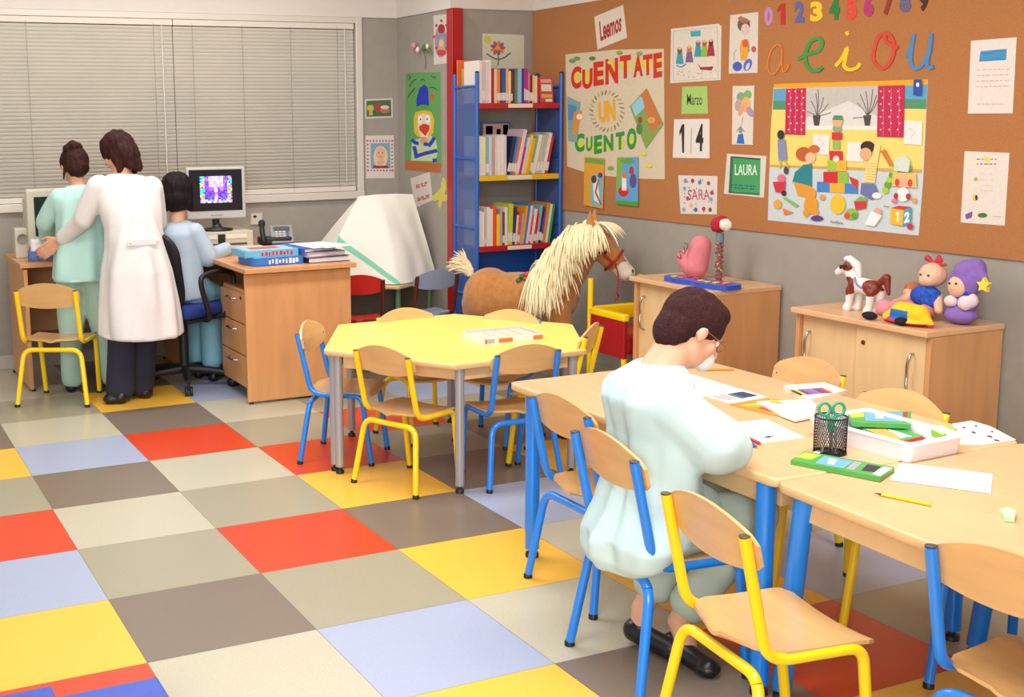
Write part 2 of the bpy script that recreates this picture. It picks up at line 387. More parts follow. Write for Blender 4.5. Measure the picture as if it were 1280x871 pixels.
blind(WX0+.01, 1.326, 'wide beige venetian blind filling the left part of the window'); blind(1.330, WX1-.012, 'beige venetian blind on the right part of the window, above the flat monitor')

# ================================================================ papers, letters and numbers on the cork board
def A(): return Art('x', XC)
a = A(); a.paper([(743, 21), (779, 6), (784, 47), (747, 62)], 'd9cdbf')
a.text('Leemos', [(749, 27), (777, 14.5), (777, 39), (751, 52)], 'a32a28', .03); a.build('paper_sign', 'white tilted paper sign reading Leemos in red at the top of the cork board', 'sign')
# big collage poster
a = A(); a.paper([(707, 68), (770, 62), (830, 61), (831, 224), (790, 223), (740, 218), (709, 208)], 'cfc1a6')
for i, (ch, x0, x1, y0, y1) in enumerate((('C', 714, 727, 84, 112), ('U', 728, 741, 87, 112), ('E', 742, 755, 78, 108), ('N', 757, 773, 74, 106), ('T', 775, 789, 70, 99), ('A', 792, 804, 70, 97), ('T', 804, 816, 69, 95), ('E', 817, 828, 67, 98))):
    a.circ((x0+x1)/2, (y0+y1)/2-3, 6, 9, 'd8c84a'); a.text(ch, [(x0, y0), (x1, y0-2), (x1, y1-2), (x0, y1)], 'c8281c', .05)
for ch, x0, x1, y0, y1 in (('C', 719, 731, 168, 191), ('U', 733, 741, 172, 190), ('E', 743, 753, 170, 193), ('N', 755, 767, 169, 190), ('T', 770, 781, 166, 188), ('O', 784, 796, 161, 188)):
    a.circ((x0+x1)/2+1, (y0+y1)/2+2, 4.5, 7, 'c9cf3e'); a.text(ch, [(x0, y0), (x1, y0-2), (x1, y1-2), (x0, y1)], '2f8f3a', .05)
a.text('UN', [(748, 128), (769, 124), (770, 151), (749, 154)], 'e2a52c', .06)
for k in range(26):
    t = 2*PI*k/26; a.line([(759+17*math.cos(t), 139+21*math.sin(t)), (759+22*math.cos(t+.1), 139+26*math.sin(t+.1))], 1.3, ['6f9a4a', '7b6a3d', 'c9a23a'][k % 3])
a.poly([(709, 120), (726, 128), (722, 178), (711, 176)], '7aa3a0'); a.poly([(711, 130), (722, 133), (719, 150), (711, 150)], '4d86b8'); a.poly([(718, 140), (728, 138), (721, 170), (716, 168)], 'd98a3a'); a.circ(725, 146, 3.5, 4, 'e8d8bd')
a.poly([(788, 133), (809, 110), (830, 155), (808, 186)], '7f9b4c'); a.poly([(790, 132), (802, 120), (808, 133), (795, 146)], '8fc2d6'); a.poly([(803, 118), (809, 111), (820, 135), (828, 154), (815, 165), (808, 140)], 'c2713a'); a.circ(801, 150, 3, 4, '8c4a2a'); a.circ(800, 161, 4, 7, '4f8048'); a.circ(815, 150, 5, 4, 'd99a4a')
for x, y, h in ((716, 76, '5c9a4a'), (722, 73, '5c9a4a'), (741, 73, '3f7f3c'), (775, 66, '7fa04a'), (800, 67, '7aa070'), (764, 78, 'd6cf45'), (805, 192, 'd6cf45'), (812, 207, 'dcd04c'), (764, 210, '7aa04a')): a.circ(x, y, 4, 2.5, h)
a.build('collage_poster', 'large cream handmade poster reading CUENTATE UN CUENTO in cut-out letters', 'poster')
# two book covers hanging under the poster
a = Art('x', XC, .0075); a.paper([(732, 196), (757, 198), (755, 261), (731, 256)], 'd99a2c'); a.poly([(740, 219), (755, 217), (754, 259), (740, 255)], '6bb3c4'); a.poly([(742, 222), (748, 221), (752, 255), (744, 250)], 'e6ddd0'); a.circ(744, 224, 3.5, 5, '4b3f3c'); a.line([(750, 224), (746, 240), (753, 256)], 2, 'b8463a'); a.poly([(733, 197), (757, 199), (756, 206), (733, 203)], '6f9c3f'); a.circ(752, 219, 3, 3.5, '5a3a7a')
a.build('picture_card', 'orange picture card with a blue scene, hanging under the collage poster on its left', 'picture', 'cards hanging under the collage poster')
a = Art('x', XC, .0075); a.paper([(773, 197), (799, 196), (799, 258), (771, 254)], '5a9fce'); a.poly([(772, 250), (799, 252), (799, 258), (771, 255)], '4a9a3c'); a.poly([(773, 197), (781, 196), (776, 235), (772, 240)], '7cae3c'); a.circ(781, 239, 6.5, 7, 'c22a20'); a.poly([(779, 220), (784, 220), (785, 238), (779, 238)], 'ece4da'); a.circ(782, 219, 3, 4, 'd8773a'); a.circ(793, 226, 4.5, 9, '5c4a8c'); a.circ(791, 213, 3, 5, 'b8303a'); a.circ(786, 201, 9, 3.5, '5d9f3c')
a.build('picture_card', 'blue picture card with a red skirted figure, hanging under the collage poster on its right', 'picture', 'cards hanging under the collage poster')
# group drawing
a = A(); a.paper([(839, 36), (898, 29.5), (902, 33), (901, 100), (838, 104)], 'd6cdc0'); a.line([(842, 39), (897, 34), (898, 98), (842, 101), (842, 39)], .7, 'a7a6b0')
a.poly([(863, 39), (876, 38), (876, 45), (864, 46)], '3aa0b4')
for x, y, c1, c2 in ((850, 62, '3c97a8', '6b4a34'), (862, 60, '7a5a8c', 'c9743a'), (873, 53, '2f93a6', '5a6a86'), (881, 53, '82b53a', 'c24a34'), (889, 52, 'a3243a', '5a2030')):
    a.poly([(x-3, y+4), (x+3, y+4), (x+5, y+18), (x-5, y+18)], c1); a.circ(x, y+1, 3, 4.5, c2); a.circ(x, y-1.5, 2, 2, 'd9ae8a')
a.poly([(872, 79), (876, 84), (892, 83), (893, 81), (890, 88), (876, 87)], '9b2430'); a.line([(846, 82), (852, 84), (858, 80)], 1.4, '3f6f9c')
for k in range(16): a.circ(846+random.random()*50, 88+random.random()*10, .6, .6, 'b05a5a')
a.build('drawing', 'colouring of a group of children with a red sled, at the left of the drawings', 'drawing', 'drawings on the cork board')
a = A(); a.paper([(913, 19), (948, 15), (947, 91), (911, 92)], 'd3cabf')
a.circ(930, 31, 8, 9, '6e4a38'); a.circ(932, 37, 5.5, 7.5, 'cdbcb0'); a.poly([(922, 23), (926, 20), (940, 27), (928, 29)], 'a06a48'); a.poly([(927, 50), (936, 49), (937, 62), (933, 76), (926, 75), (925, 60)], 'dc9a2e'); a.circ(932, 54, 4, 5, 'd2512c'); a.circ(942.5, 61.5, 3.2, 4, 'c2525a'); a.poly([(935, 55), (937, 56), (937, 64), (935, 66)], '6f9a4a')
a.circ(922, 83, 6, 6, '3a57b8'); a.circ(935, 81, 5, 8, '4a68c8', rot=.4); a.circ(935, 83, 2, 5, 'd3cabf', rot=.4); a.line([(921, 62), (918, 66), (918, 75)], 1.2, 'a9a6a6')
a.build('drawing', 'tall drawing of a boy in orange overalls with big blue shoes', 'drawing', 'drawings on the cork board')
a = A(); a.paper([(853, 108.5), (884, 107.5), (885, 142), (852, 142.5)], '9ec46a'); a.text('Marzo', [(859, 117), (878, 118), (878, 131), (859, 131)], '3e4a2c', .005); a.build('paper_sign', 'light green paper card reading Marzo', 'sign')
a = A(); a.paper([(843, 149), (887, 148.5), (887, 198), (841, 197)], 'ddd5cd'); a.text('1', [(848, 156), (857, 155), (856, 191), (851, 191)], '2b2421', .03); a.text('4', [(870, 154), (880, 155), (879, 189), (870, 189)], '2b2421', .03); a.line([(864.5, 160), (864, 191)], .6, '6e6660'); a.build('number_card', 'white card showing the number 14 in black', 'card')
a = A(); a.paper([(916, 107.5), (943, 107), (941, 181), (915, 180.5)], 'd6cdc2')
for x, y, rx, ry, h, r in ((926, 121, 5, 6, '7aa080', .3), (935, 118, 5, 5.5, '6fae62', -.3), (933, 131, 6, 10, 'e2aa6a', 0), (923, 131, 4, 8, 'b49a96', .2), (938, 140, 4, 7, 'a38cb0', -.5), (927, 138, 3, 7, 'd89a72', .4)): a.circ(x, y, rx, ry, h, rot=r)
a.line([(929, 146), (927, 158)], .5, '6b6b70'); a.poly([(923, 168), (929, 167), (931, 180), (921, 179)], '2f68b8'); a.circ(926, 163, 2.5, 4, '8c8c92'); a.line([(921, 164), (926, 158), (931, 165)], .8, '4a4a50')
a.build('drawing', 'narrow drawing of a blue figure holding a bunch of balloons', 'drawing', 'drawings on the cork board')
a = A(); a.paper([(848, 219), (897, 220), (896, 268), (851, 267)], 'd6cec8'); a.text('SARA', [(860, 237), (887, 236), (888, 250), (860, 250)], 'b5455a', .0)
for k, (x, y, h) in enumerate(((857, 226, '7b8cb4'), (866, 226, 'a82f3c'), (875, 228, '5873b4'), (886, 229, '9c4a3c'), (856, 236, '8fa6c8'), (860, 248, 'a84a5a'), (864, 257, 'd6b06a'), (870, 262, '3c62b4'), (880, 261, 'b03a3a'), (890, 241, 'b43a44'), (889, 249, '7f9ab8'), (855, 262, '7fb0a0'), (888, 262, '7a4a3c'))): a.circ(x, y, 2.2, 2.8, h); 
for k in range(22): a.circ(853+random.random()*42, 222+random.random()*43, .7, .7, random.choice(['3c4a8c', '8c2f3c', '3c6a50']))
a.build('name_drawing', 'white sheet with the name SARA in red among coloured doodles', 'drawing')
a = A(); a.paper([(909, 192), (958, 195), (955, 247), (905, 242)], 'd2cbc0'); a.poly([(913.5, 195), (951, 198), (950, 244), (911, 241)], '3f9a58'); a.poly([(913.5, 195), (951, 198), (951, 200), (913.4, 197)], '2f4a3c'); a.poly([(913.5, 195), (917, 195.3), (914.5, 241.3), (911, 241)], '2f6a50')
a.text('LAURA', [(919, 205), (947, 206), (946.5, 219), (919, 219)], 'dfe6da', .01); a.scribble(914, 229, 945, 236, 2, '2c4a8c', 1.4, .07)
a.poly([(911, 239), (950, 242), (950, 244), (911, 241)], '2a6a44'); a.build('name_drawing', 'green painted sheet with the name LAURA in white', 'drawing')
# numbers
NUM = (('0', 956, 966.7, 9, 32, 'b583b8', 'lilac'), ('1', 971, 983.6, 4.6, 31, 'b8201c', 'red'), ('2', 994, 1005.6, 2, 28.5, '5a5f9c', 'blue'), ('3', 1013.3, 1028.5, 2, 27, 'e8c02a', 'yellow'), ('4', 1037, 1050, -4, 25, '1f7a34', 'green'),
       ('5', 1058, 1071.7, -4, 24.8, 'd8402a', 'orange red'), ('6', 1080, 1092.4, -6, 21, 'b02a6a', 'magenta'), ('7', 1104, 1118, -8, 19, '8a2a1c', 'brown'), ('8', 1125, 1139, -11, 15.6, '5f5a80', 'slate blue'), ('9', 1149.7, 1160.7, -12, 14.3, '3a1512', 'dark brown'))
for ch, x0, x1, y0, y1, h, cn in NUM:
    a = A(); a.text(ch, [(x0, y0), (x1, y0-.4), (x1, y1-.4), (x0, y1)], h, .055, .003); a.build('number_cutout', '%s cut-out number %s at the top of the cork board' % (cn, ch), 'number', 'cut-out numbers along the top of the cork board')
def cs(pts): return [(945+x/5.447, y/5.447) for x, y in pts]
LET = (('a', 'orange', 'c9782c', 2.2, [[(180, 320), (150, 303), (110, 340), (85, 420), (88, 480), (120, 508), (155, 470), (178, 400), (183, 330), (180, 430), (190, 485), (210, 480), (232, 435)], [(85, 440), (68, 470)]]),
       ('e', 'green', '3f8c38', 4.6, [[(285, 405), (350, 370), (430, 345), (455, 290), (430, 262), (380, 280), (345, 350), (345, 430), (380, 478), (430, 478), (455, 455)]]),
       ('i', 'yellow', 'ecc222', 4.2, [[(545, 450), (590, 395), (625, 325), (612, 400), (605, 450), (640, 475), (690, 462), (715, 430)], [(618, 215), (630, 240)]]),
       ('o', 'red', 'c9402c', 4.4, [[(885, 225), (840, 250), (812, 320), (802, 400), (840, 455), (885, 460), (930, 400), (945, 320), (925, 250), (885, 228), (890, 280), (935, 310), (972, 325)]]),
       ('u', 'blue', '4a80b0', 4.4, [[(1030, 390), (1065, 300), (1080, 230), (1065, 320), (1058, 420), (1085, 465), (1130, 450), (1170, 380), (1192, 290), (1198, 225), (1190, 330), (1170, 430), (1185, 460), (1215, 455)]]))
for ch, cn, h, w, strokes in LET:
    a = A()
    for st in strokes: a.smoothline(cs(st), w, h, .004, 4)
    a.build('letter_cutout', '%s cursive letter %s pinned above the illustrated poster' % (cn, ch), 'letter', 'cursive vowels on the cork board')
# illustrated wall poster (a plain generic playroom scene)
def ps(*pts): return [(960+x/4.148, 90+y/4.148) for x, y in pts]
def pc(x, y): return (960+x/4.148, 90+y/4.148)
a = A(); a.paper(ps((33, 62), (830, 38), (805, 560), (782, 848), (0, 768), (12, 400)), 'c9cdd2')
a.poly(ps((30, 80), (828, 60), (800, 515), (300, 505), (10, 490), (15, 300)), 'ecd070'); a.poly(ps((33, 62), (830, 38), (829, 66), (31, 84)), 'e0a020')
a.poly(ps((10, 480), (802, 505), (800, 525), (9, 492)), 'c99c62'); a.poly(ps((9, 492), (800, 525), (782, 848), (0, 768)), 'c3cdd0')
a.poly(ps((31, 88), (100, 84), (96, 195), (26, 195)), '5a9cc4'); a.poly(ps((28, 150), (97, 150), (96, 195), (26, 195)), '4c8c6a'); a.poly(ps((708, 70), (828, 64), (822, 192), (704, 190)), '5a9cc4'); a.poly(ps((706, 140), (824, 142), (822, 192), (704, 190)), '4c8c6a')
a.poly(ps((198, 80), (575, 70), (570, 292), (196, 292)), 'bdb8b2'); a.poly(ps((196, 240), (300, 200), (420, 150), (571, 230), (570, 285), (196, 285)), 'd5d2cf'); a.poly(ps((196, 278), (572, 282), (571, 300), (196, 298)), 'e6e2d8')
for bx, by, lst in ((255, 270, ((205, 205), (225, 150), (250, 110), (262, 90), (290, 130), (315, 165), (330, 210))), (518, 270, ((440, 240), (465, 160), (480, 115), (510, 100), (545, 90), (565, 120), (575, 140)))):
    a.poly(ps((bx-14, by+8), (bx-22, by-45), (bx+20, by-48), (bx+12, by+8)), '4a3d3a')
    for q in lst: a.line([pc(bx, by-40), pc((bx+q[0])/2+6, (by-40+q[1])/2), pc(*q)], .9, '5a4e4a')
for x0, x1, b in ((96, 200, 326), (574, 712, 338)):
    a.poly(ps((x0, 86 if x0 < 200 else 72), (x1, 82 if x0 < 200 else 68), (x1-4, b+2), (x0-6, b-2)), 'b81f48')
    for k in (.22, .5, .8): a.line([pc(x0+(x1-x0)*k, 84), pc(x0+(x1-x0)*k-4, b-6)], 1.1, 'd4587a')
    for i in range(7):
        for j in range(3): a.circ(*pc(x0+14+j*(x1-x0)/3.1+(i % 2)*10, 100+i*33), 1.1, 1.1, 'f0c8d4', 6)
for q in (((240, 322), (325, 328), (318, 430), (236, 425)), ((418, 362), (505, 366), (500, 465), (412, 462)), ((712, 250), (806, 255), (800, 380), (708, 372))): a.poly(ps(*q), 'e4e0dc')
a.line([pc(265, 345), pc(295, 370), pc(270, 400), pc(300, 410)], .6, '8ea6cc'); a.line([pc(735, 290), pc(770, 310), pc(745, 340)], .6, 'c08080')
# block tower with a plain round topper
for x0, y0, x1, y1, h in ((258, 568, 325, 622, '3d7fc0'), (325, 572, 402, 626, 'e2a92e'), (402, 578, 470, 630, '3d7fc0'), (292, 516, 367, 576, 'c8242c'), (367, 518, 420, 578, '8db83c'), (312, 458, 360, 514, '9fbf3c'), (360, 458, 412, 516, 'e0ac34'), (324, 408, 392, 458, 'cc2a30'), (340, 352, 378, 402, '8fb458'), (336, 312, 390, 352, 'cc2f35')): a.poly(ps((x0, y0), (x1, y0+2), (x1, y1), (x0, y1-2)), h)
a.circ(*pc(358, 450), 4, 4, 'ecd9c0'); a.circ(*pc(364, 292), 6, 5, '7aa88c'); a.circ(*pc(366, 255), 6.5, 7.5, 'e0a878'); a.poly(ps((338, 248), (396, 250), (388, 226), (348, 224)), '4a8a5a'); a.poly(ps((425, 540), (472, 560), (470, 610), (440, 580)), 'c8342c')
# children and toys as simple flat figures
a.circ(*pc(190, 425), 10, 9, 'b85a2a'); a.circ(*pc(245, 400), 7, 5.5, 'c4632c'); a.circ(*pc(225, 445), 6.5, 7, 'e4b890'); a.poly(ps((190, 480), (232, 476), (232, 590), (222, 600), (132, 570), (145, 520)), '1f7f86'); a.poly(ps((138, 568), (228, 592), (220, 650), (160, 640)), 'd8932c')
a.circ(*pc(522, 388), 9, 7.5, '33241f'); a.circ(*pc(512, 425), 7.5, 8, 'dca878'); a.poly(ps((560, 370), (590, 380), (572, 480), (560, 575), (500, 570), (518, 470), (548, 430)), 'e2cf86')
for k in range(7): a.line([pc(512+(k % 2)*4, 470+k*14), pc(566, 476+k*14)], .6, 'c99a3a')
a.poly(ps((490, 575), (560, 580), (590, 650), (540, 662), (484, 630)), '6672a4'); a.circ(*pc(570, 640), 6, 4, 'e8e2dc')
a.poly(ps((55, 350), (95, 350), (105, 455), (60, 460)), '8088ac'); a.circ(*pc(72, 325), 4.5, 6, '2d2a32'); a.line([pc(72, 455), pc(66, 500)], 2, 'b8b83c'); a.line([pc(90, 455), pc(112, 495)], 2, 'b8b83c')
a.circ(*pc(222, 630), 8, 8, 'd8962e'); a.circ(*pc(228, 690), 9, 11, 'd8962e'); a.circ(*pc(204, 730), 4, 5, 'd8962e'); a.circ(*pc(252, 725), 4, 5, 'd8962e'); a.circ(*pc(368, 685), 9.5, 12.5, 'e8bc2a')
a.poly(ps((30, 570), (98, 565), (92, 628), (45, 622)), 'c23040'); a.circ(*pc(88, 628), 3, 3.5, '3a2a30'); a.circ(*pc(75, 550), 5, 5, 'd86a7a'); a.circ(*pc(100, 510), 3, 5, '4a4448')
a.circ(*pc(56, 685), 5, 6, 'e0a040'); a.poly(ps((80, 652), (100, 650), (168, 690), (150, 700)), '8ab05a'); a.poly(ps((82, 705), (140, 728), (90, 740)), 'e07a30'); a.circ(*pc(260, 758), 8, 3.5, '5a3a80'); a.circ(*pc(288, 650), 3.5, 3.5, 'd8963a')
a.poly(ps((452, 670), (518, 665), (516, 705), (462, 716)), 'c8343a'); a.poly(ps((452, 670), (484, 645), (520, 652), (518, 668)), '6fae5a'); a.circ(*pc(440, 735), 8, 7, '8fb83c'); a.circ(*pc(418, 745), 4, 4, 'cf4a3a'); a.circ(*pc(455, 745), 4, 4, '5a9a3c')
for k in range(7): a.circ(*pc(615+k*12-(k > 3)*0, 600-k*22+(k-3)**2*1.5), 4.2, 4.2, ['a8c83c', '6a9a2c'][k % 2])
for k in range(4): a.circ(*pc(700+k*12, 490+k*2), 4, 5, ['a8c83c', '6a9a2c'][k % 2])
a.poly(ps((590, 410), (615, 400), (655, 480), (640, 490)), 'c47a30'); a.poly(ps((655, 520), (775, 525), (778, 600), (650, 590)), 'e2b870'); a.poly(ps((665, 450), (720, 430), (745, 460), (735, 520), (660, 510)), 'ccd8c8')
a.circ(*pc(712, 575), 6.5, 6.5, 'e0a888'); a.circ(*pc(678, 572), 3, 5, 'c8482c'); a.circ(*pc(745, 575), 3, 5, 'c8482c'); a.circ(*pc(708, 635), 8, 9, 'ece6e2'); a.circ(*pc(672, 642), 3, 4, 'b82a44'); a.circ(*pc(735, 645), 3, 4, 'b82a44'); a.circ(*pc(662, 668), 3.5, 3, 'd87a8c')
a.poly(ps((645, 705), (712, 715), (705, 798), (642, 785)), 'e2b42c'); a.poly(ps((712, 715), (752, 700), (748, 785), (705, 798)), '4a9ab8'); a.poly(ps((645, 705), (690, 692), (752, 700), (712, 715)), 'c8382c')
a.text('1', [pc(668, 722), pc(690, 724), pc(688, 778), pc(670, 774)], 'f0ece0', .05); a.text('2', [pc(716, 728), pc(744, 722), pc(742, 776), pc(712, 784)], 'f0ece0', .05)
a.circ(*pc(575, 728), 5, 6, 'e09a90'); a.poly(ps((545, 720), (600, 745), (560, 800), (510, 790), (530, 750)), 'ece8e8'); a.circ(*pc(745, 800), 4, 4, 'b83050'); a.circ(*pc(766, 665), 3, 3.5, 'd8a040'); a.line([pc(607, 695), pc(636, 698)], .8, '3a3a3a')
a.poly(ps((764, 40), (805, 38), (802, 122), (762, 120)), '24489c'); a.circ(*pc(785, 66), 2, 2.8, 'e8ecf2'); a.text('Santillana', [pc(332, 768), pc(396, 776), pc(396, 788), pc(332, 780)], '3a3a40', .0)
a.build('illustrated_poster', 'large printed poster of children playing with blocks in a yellow room', 'poster')
a = A(); a.paper([(1214, 51), (1271, 46.5), (1266, 141.5), (1210, 142)], 'dcd3ca'); a.poly([(1226, 64), (1259, 61), (1258, 75), (1224, 77)], '3a8cc0'); a.smoothline([(1227, 66), (1236, 67), (1244, 64), (1257, 64)], 1, '2f6fa0'); a.smoothline([(1226, 75), (1236, 76), (1246, 73), (1256, 74)], 1, '2f6fa0'); a.scribble(1221, 84, 1262, 112, 4, 'b0a8a0', .8, -.03); a.scribble(1222, 128, 1255, 132, 1, 'aaa29a', .6)
a.build('notice_sheet', 'white notice sheet with a blue heading, upper one at the right end of the board', 'paper', 'notice sheets at the right end of the board')
a = A(); a.paper([(1206, 189), (1262, 191), (1256, 282), (1201, 278)], 'dbd1c6'); a.scribble(1221, 196, 1246, 208, 2, '7a7468', 1.3); a.circ(1234, 199, 4, 3, 'dccb52'); a.circ(1220, 224, 2.4, 2.4, '9aae4c'); a.circ(1219.5, 247, 3.4, 4, 'd8b82c'); a.circ(1221, 247, 1.6, 3.4, '3c2a4a'); a.poly([(1207, 268), (1216, 264), (1215, 272), (1208, 274)], '7a4a9a'); a.circ(1228.5, 269, 6, 3, '3f6f3c'); a.scribble(1226, 214, 1243, 242, 4, 'cabfb4', .6); a.line([(1242, 270), (1252, 271)], .6, 'b0a79c')
a.build('notice_sheet', 'white notice sheet with a small turtle and coloured spots, lower one at the right end', 'paper', 'notice sheets at the right end of the board')

# ---- on the pillar side, faces left
def A2(): return Art('x', XP)
a = A2(); a.paper([(542, 19.5), (561, 17.5), (561, 79), (542.5, 81)], 'd2c8c0'); a.circ(551.5, 52, 8, 20, 'b58a94'); a.circ(552, 36, 4.5, 6, '9c2838'); a.poly([(547, 42), (557, 42), (559, 60), (545, 60)], '7f8caa'); a.poly([(549, 48), (555, 48), (556, 62), (548, 62)], 'd29a72'); a.circ(552, 66, 6, 4, 'bc3c48'); a.circ(552, 54, 3, 4, 'd8b898')
for k in range(8): a.circ(552+9*math.cos(k*PI/4), 46+20*math.sin(k*PI/4), 1.6, 2, 'b84452')
a.build('drawing', 'narrow white sheet with a red masked figure beside the red pillar', 'drawing')
a = A2(); a.paper([(507.5, 91), (551, 90), (552, 205), (506.5, 202)], '5f9c5a'); a.poly([(506.5, 200), (552, 204), (551, 216), (506.5, 212)], 'b0642c')
cl = lambda *q: [(500+x/6.7, 85+y/6.7) for x, y in q]
a.poly(cl((100, 620), (130, 600), (250, 560), (300, 590), (318, 700), (300, 780), (95, 775)), 'b9cf9a')
a.poly(cl((115, 420), (130, 370), (200, 350), (265, 368), (288, 430), (282, 540), (250, 575), (150, 575), (120, 540)), 'd9b92e'); a.poly(cl((150, 400), (200, 380), (255, 400), (262, 500), (235, 575), (175, 580), (148, 500)), 'e4d3b8')
a.poly(cl((138, 330), (142, 250), (165, 170), (205, 138), (235, 165), (245, 320)), '1c2fb0'); a.poly(cl((132, 325), (190, 305), (262, 318), (265, 352), (135, 358)), '4f9c40')
a.circ(*cl((170, 432))[0], 2.9, 5.4, 'eeeee8'); a.circ(*cl((232, 425))[0], 2.9, 5.4, 'eeeee8'); a.circ(*cl((174, 430))[0], 1, 1.3, '2a2a5a'); a.circ(*cl((230, 428))[0], 1, 1.3, '2a2a5a')
a.poly(cl((160, 490), (200, 465), (250, 480), (248, 520), (215, 570), (190, 545), (165, 520)), 'd2301c'); a.circ(*cl((205, 610))[0], 5, 5, 'd29a68')
for st in (((98, 600), (130, 625), (158, 632)), ((240, 655), (268, 620), (292, 580)), ((150, 735), (210, 715), (315, 690)), ((118, 655), (132, 700), (140, 755)), ((200, 635), (235, 640)), ((275, 775), (308, 770))): a.line(cl(*st), 4.6, '2038b4')
for st in (((70, 60), (90, 75), (75, 95)), ((80, 150), (110, 110), (140, 90)), ((70, 240), (100, 200), (130, 165)), ((175, 105), (195, 90), (210, 110)), ((262, 65), (285, 80), (305, 75)), ((250, 165), (280, 160), (315, 185))): a.line(cl(*st), 1.2, '2c5a30')
a.circ(*cl((270, 240))[0], 2.4, 4, 'c9592c', rot=-.4); a.build('clown_poster', 'green paper poster with a painted clown in a blue hat', 'poster')
a = A2(); a.paper([(513, 223), (537, 215), (541, 250), (519, 260)], 'd3c9c2'); a.scribble(520, 231, 534, 236, 3, 'b8625a', 1.3, -.3); a.scribble(522, 247, 537, 252, 3, 'b8625a', 1.3, -.3); a.build('paper_sign', 'small tilted white sign with two red words above the covered computer', 'sign')
a = A2(); a.poly([(541, 245), (548, 239), (553, 232), (553, 222), (557, 224), (558, 236), (556, 243), (562, 244), (558, 252), (553, 252), (551, 262), (548, 256), (549, 250), (542, 252)], 'c8c25a', .003); a.circ(554, 230, 2.5, 5, 'd9c98a'); a.circ(545, 246, 3, 3, 'dccb4c'); a.circ(554, 247, 4, 4, 'cf7a4a'); a.line([(551, 262), (553, 235)], 1.2, 'b06a3a')
a.build('paper_butterfly', 'yellow and orange paper butterfly beside the tilted white sign', 'butterfly')
# flower sprig hung on the pillar side
p0 = atx(531, 86, XP-.012); t = thing('flower_sprig', 'sprig of pink and white artificial flowers hung on the grey pillar', 'flower', p0)
g = G(); s0 = [atx(x, y, XP-.012) for x, y in ((531, 86), (532, 76), (530, 66), (527, 60))]; g.tube(bez(s0), .0022, flat('5f6a48'), 6); part(g, 'stem', t)
for x, y, h, rr in ((517, 57, 'd78aa0', .022), (522, 62, 'e6d6d0', .018), (530, 60, '5a6a34', .022), (534, 58, 'ddd6b8', .016), (536, 63, '66703c', .016)):
    g = G(); c = atx(x, y, XP-.03)
    for k in range(7):
        an = 2*PI*k/7; g.ell(c+Vector((0, math.cos(an), math.sin(an)))*rr*.55, (rr*.5, rr*.5, rr*.5), flat(h), None, 8, 6)
    g.ell(c+Vector((-rr*.3, 0, 0)), rr*.5, flat(h), None, 8, 6); part(g, 'blossom', t)
# ---- on the back wall, right of the window
def A3(): return Art('y', YB)
a = A3(); a.paper([(456, 124), (490.5, 122.5), (491, 147), (456.5, 148.5)], 'cfc6bc'); a.poly([(458, 126), (488.5, 124.8), (489, 145), (458, 146)], '3f6a44'); a.circ(473, 134, 4, 7, 'a83a4a'); a.circ(463, 135, 4.5, 4, 'c9b04a'); a.poly([(462, 137), (465, 137), (466, 144), (461, 144)], 'c9b04a'); a.circ(481, 138, 6, 3.5, 'c26a5a'); a.circ(481, 134, 5.5, 2.4, 'd8c8b8'); a.build('picture', 'small picture with a dark green ground right of the window, upper one', 'picture', 'pictures right of the window')
a = A3(); a.paper([(456.5, 169.5), (492, 169), (493, 222.5), (457.5, 223)], 'd6ccc6')
for k in range(9):
    for x, y in ((459+k*3.9, 176), (460+k*3.9, 213), (459.5, 176+k*4.6), (490, 176+k*4.6)): a.circ(x, y, 1.2, 1.2, 'b8566a', 6)
a.poly([(463, 179), (487, 178.5), (488, 210), (463.5, 210.5)], '7fa0b8'); a.circ(475.5, 196, 9, 14, 'dcc9a0'); a.circ(475.5, 192, 6, 8, 'e0b08c'); a.poly([(466, 207), (485, 207), (485, 210), (466, 210)], '9c2430'); a.circ(475.5, 203, 5, 3, 'd8a888'); a.circ(473, 191, .8, .8, '3a2a2a', 6); a.circ(478, 191, .8, .8, '3a2a2a', 6); a.line([(473.5, 196), (477.5, 196)], .8, 'b84a4a')
a.build('picture', 'small portrait with a pink border right of the window, lower one', 'picture', 'pictures right of the window')
# ---- on the pillar front behind the shelf
a = Art('y', YP); a.paper([(603, 42), (640, 43), (655, 44), (655, 92), (603, 92)], 'cfd0bc'); a.circ(609.5, 50, 5, 4.5, 'c9cc44')
for k in range(9): an = 2*PI*k/9; a.circ(622+6*math.cos(an), 60+6*math.sin(an), 3.6, 2.2, ['c84a5a', 'd8883a', '8a5aa0'][k % 3], rot=an)
a.circ(622, 60, 3, 3, 'd9a32c'); a.smoothline([(622, 66), (623, 74), (622, 82)], 1.2, '4c6f4a'); a.smoothline([(608, 67), (616, 72), (622, 74), (630, 72), (638, 66)], 1.6, '5a665c'); a.build('drawing', 'white drawing of a big flower behind the top shelf of books', 'drawing')

# ================================================================ furniture materials
beech = mat('beech_desk', 'cf9661', .42, wood=True, noise_amt=.09, nscale=3.2, stretch=(6, 6, .9), coat=.1)
beech_top = mat('beech_table_top', 'dcae82', .38, wood=True, noise_amt=.05, nscale=4, stretch=(9, 1.2, 4), coat=.15)
beech_pale = mat('beech_pale', 'dfbc8a', .45, wood=True, noise_amt=.05, nscale=3, stretch=(6, 6, 1))
ply = mat('chair_plywood', 'd8aa70', .35, wood=True, noise_amt=.07, nscale=5, stretch=(1.2, 7, 7), coat=.3)
yellow_p = mat('yellow_enamel', 'ffd60a', .28, spec=.6, coat=.3); blue_p = mat('blue_enamel', '1482e8', .28, spec=.6, coat=.3)
black_pl = mat('black_plastic', '1b1a1c', .45); chrome = mat('chrome', 'b9b5ae', .25, 1); silver = mat('silver_tube', 'a9a8ae', .35, .35)
endm = mat('grey_brown_cap', '4a3c38', .5)
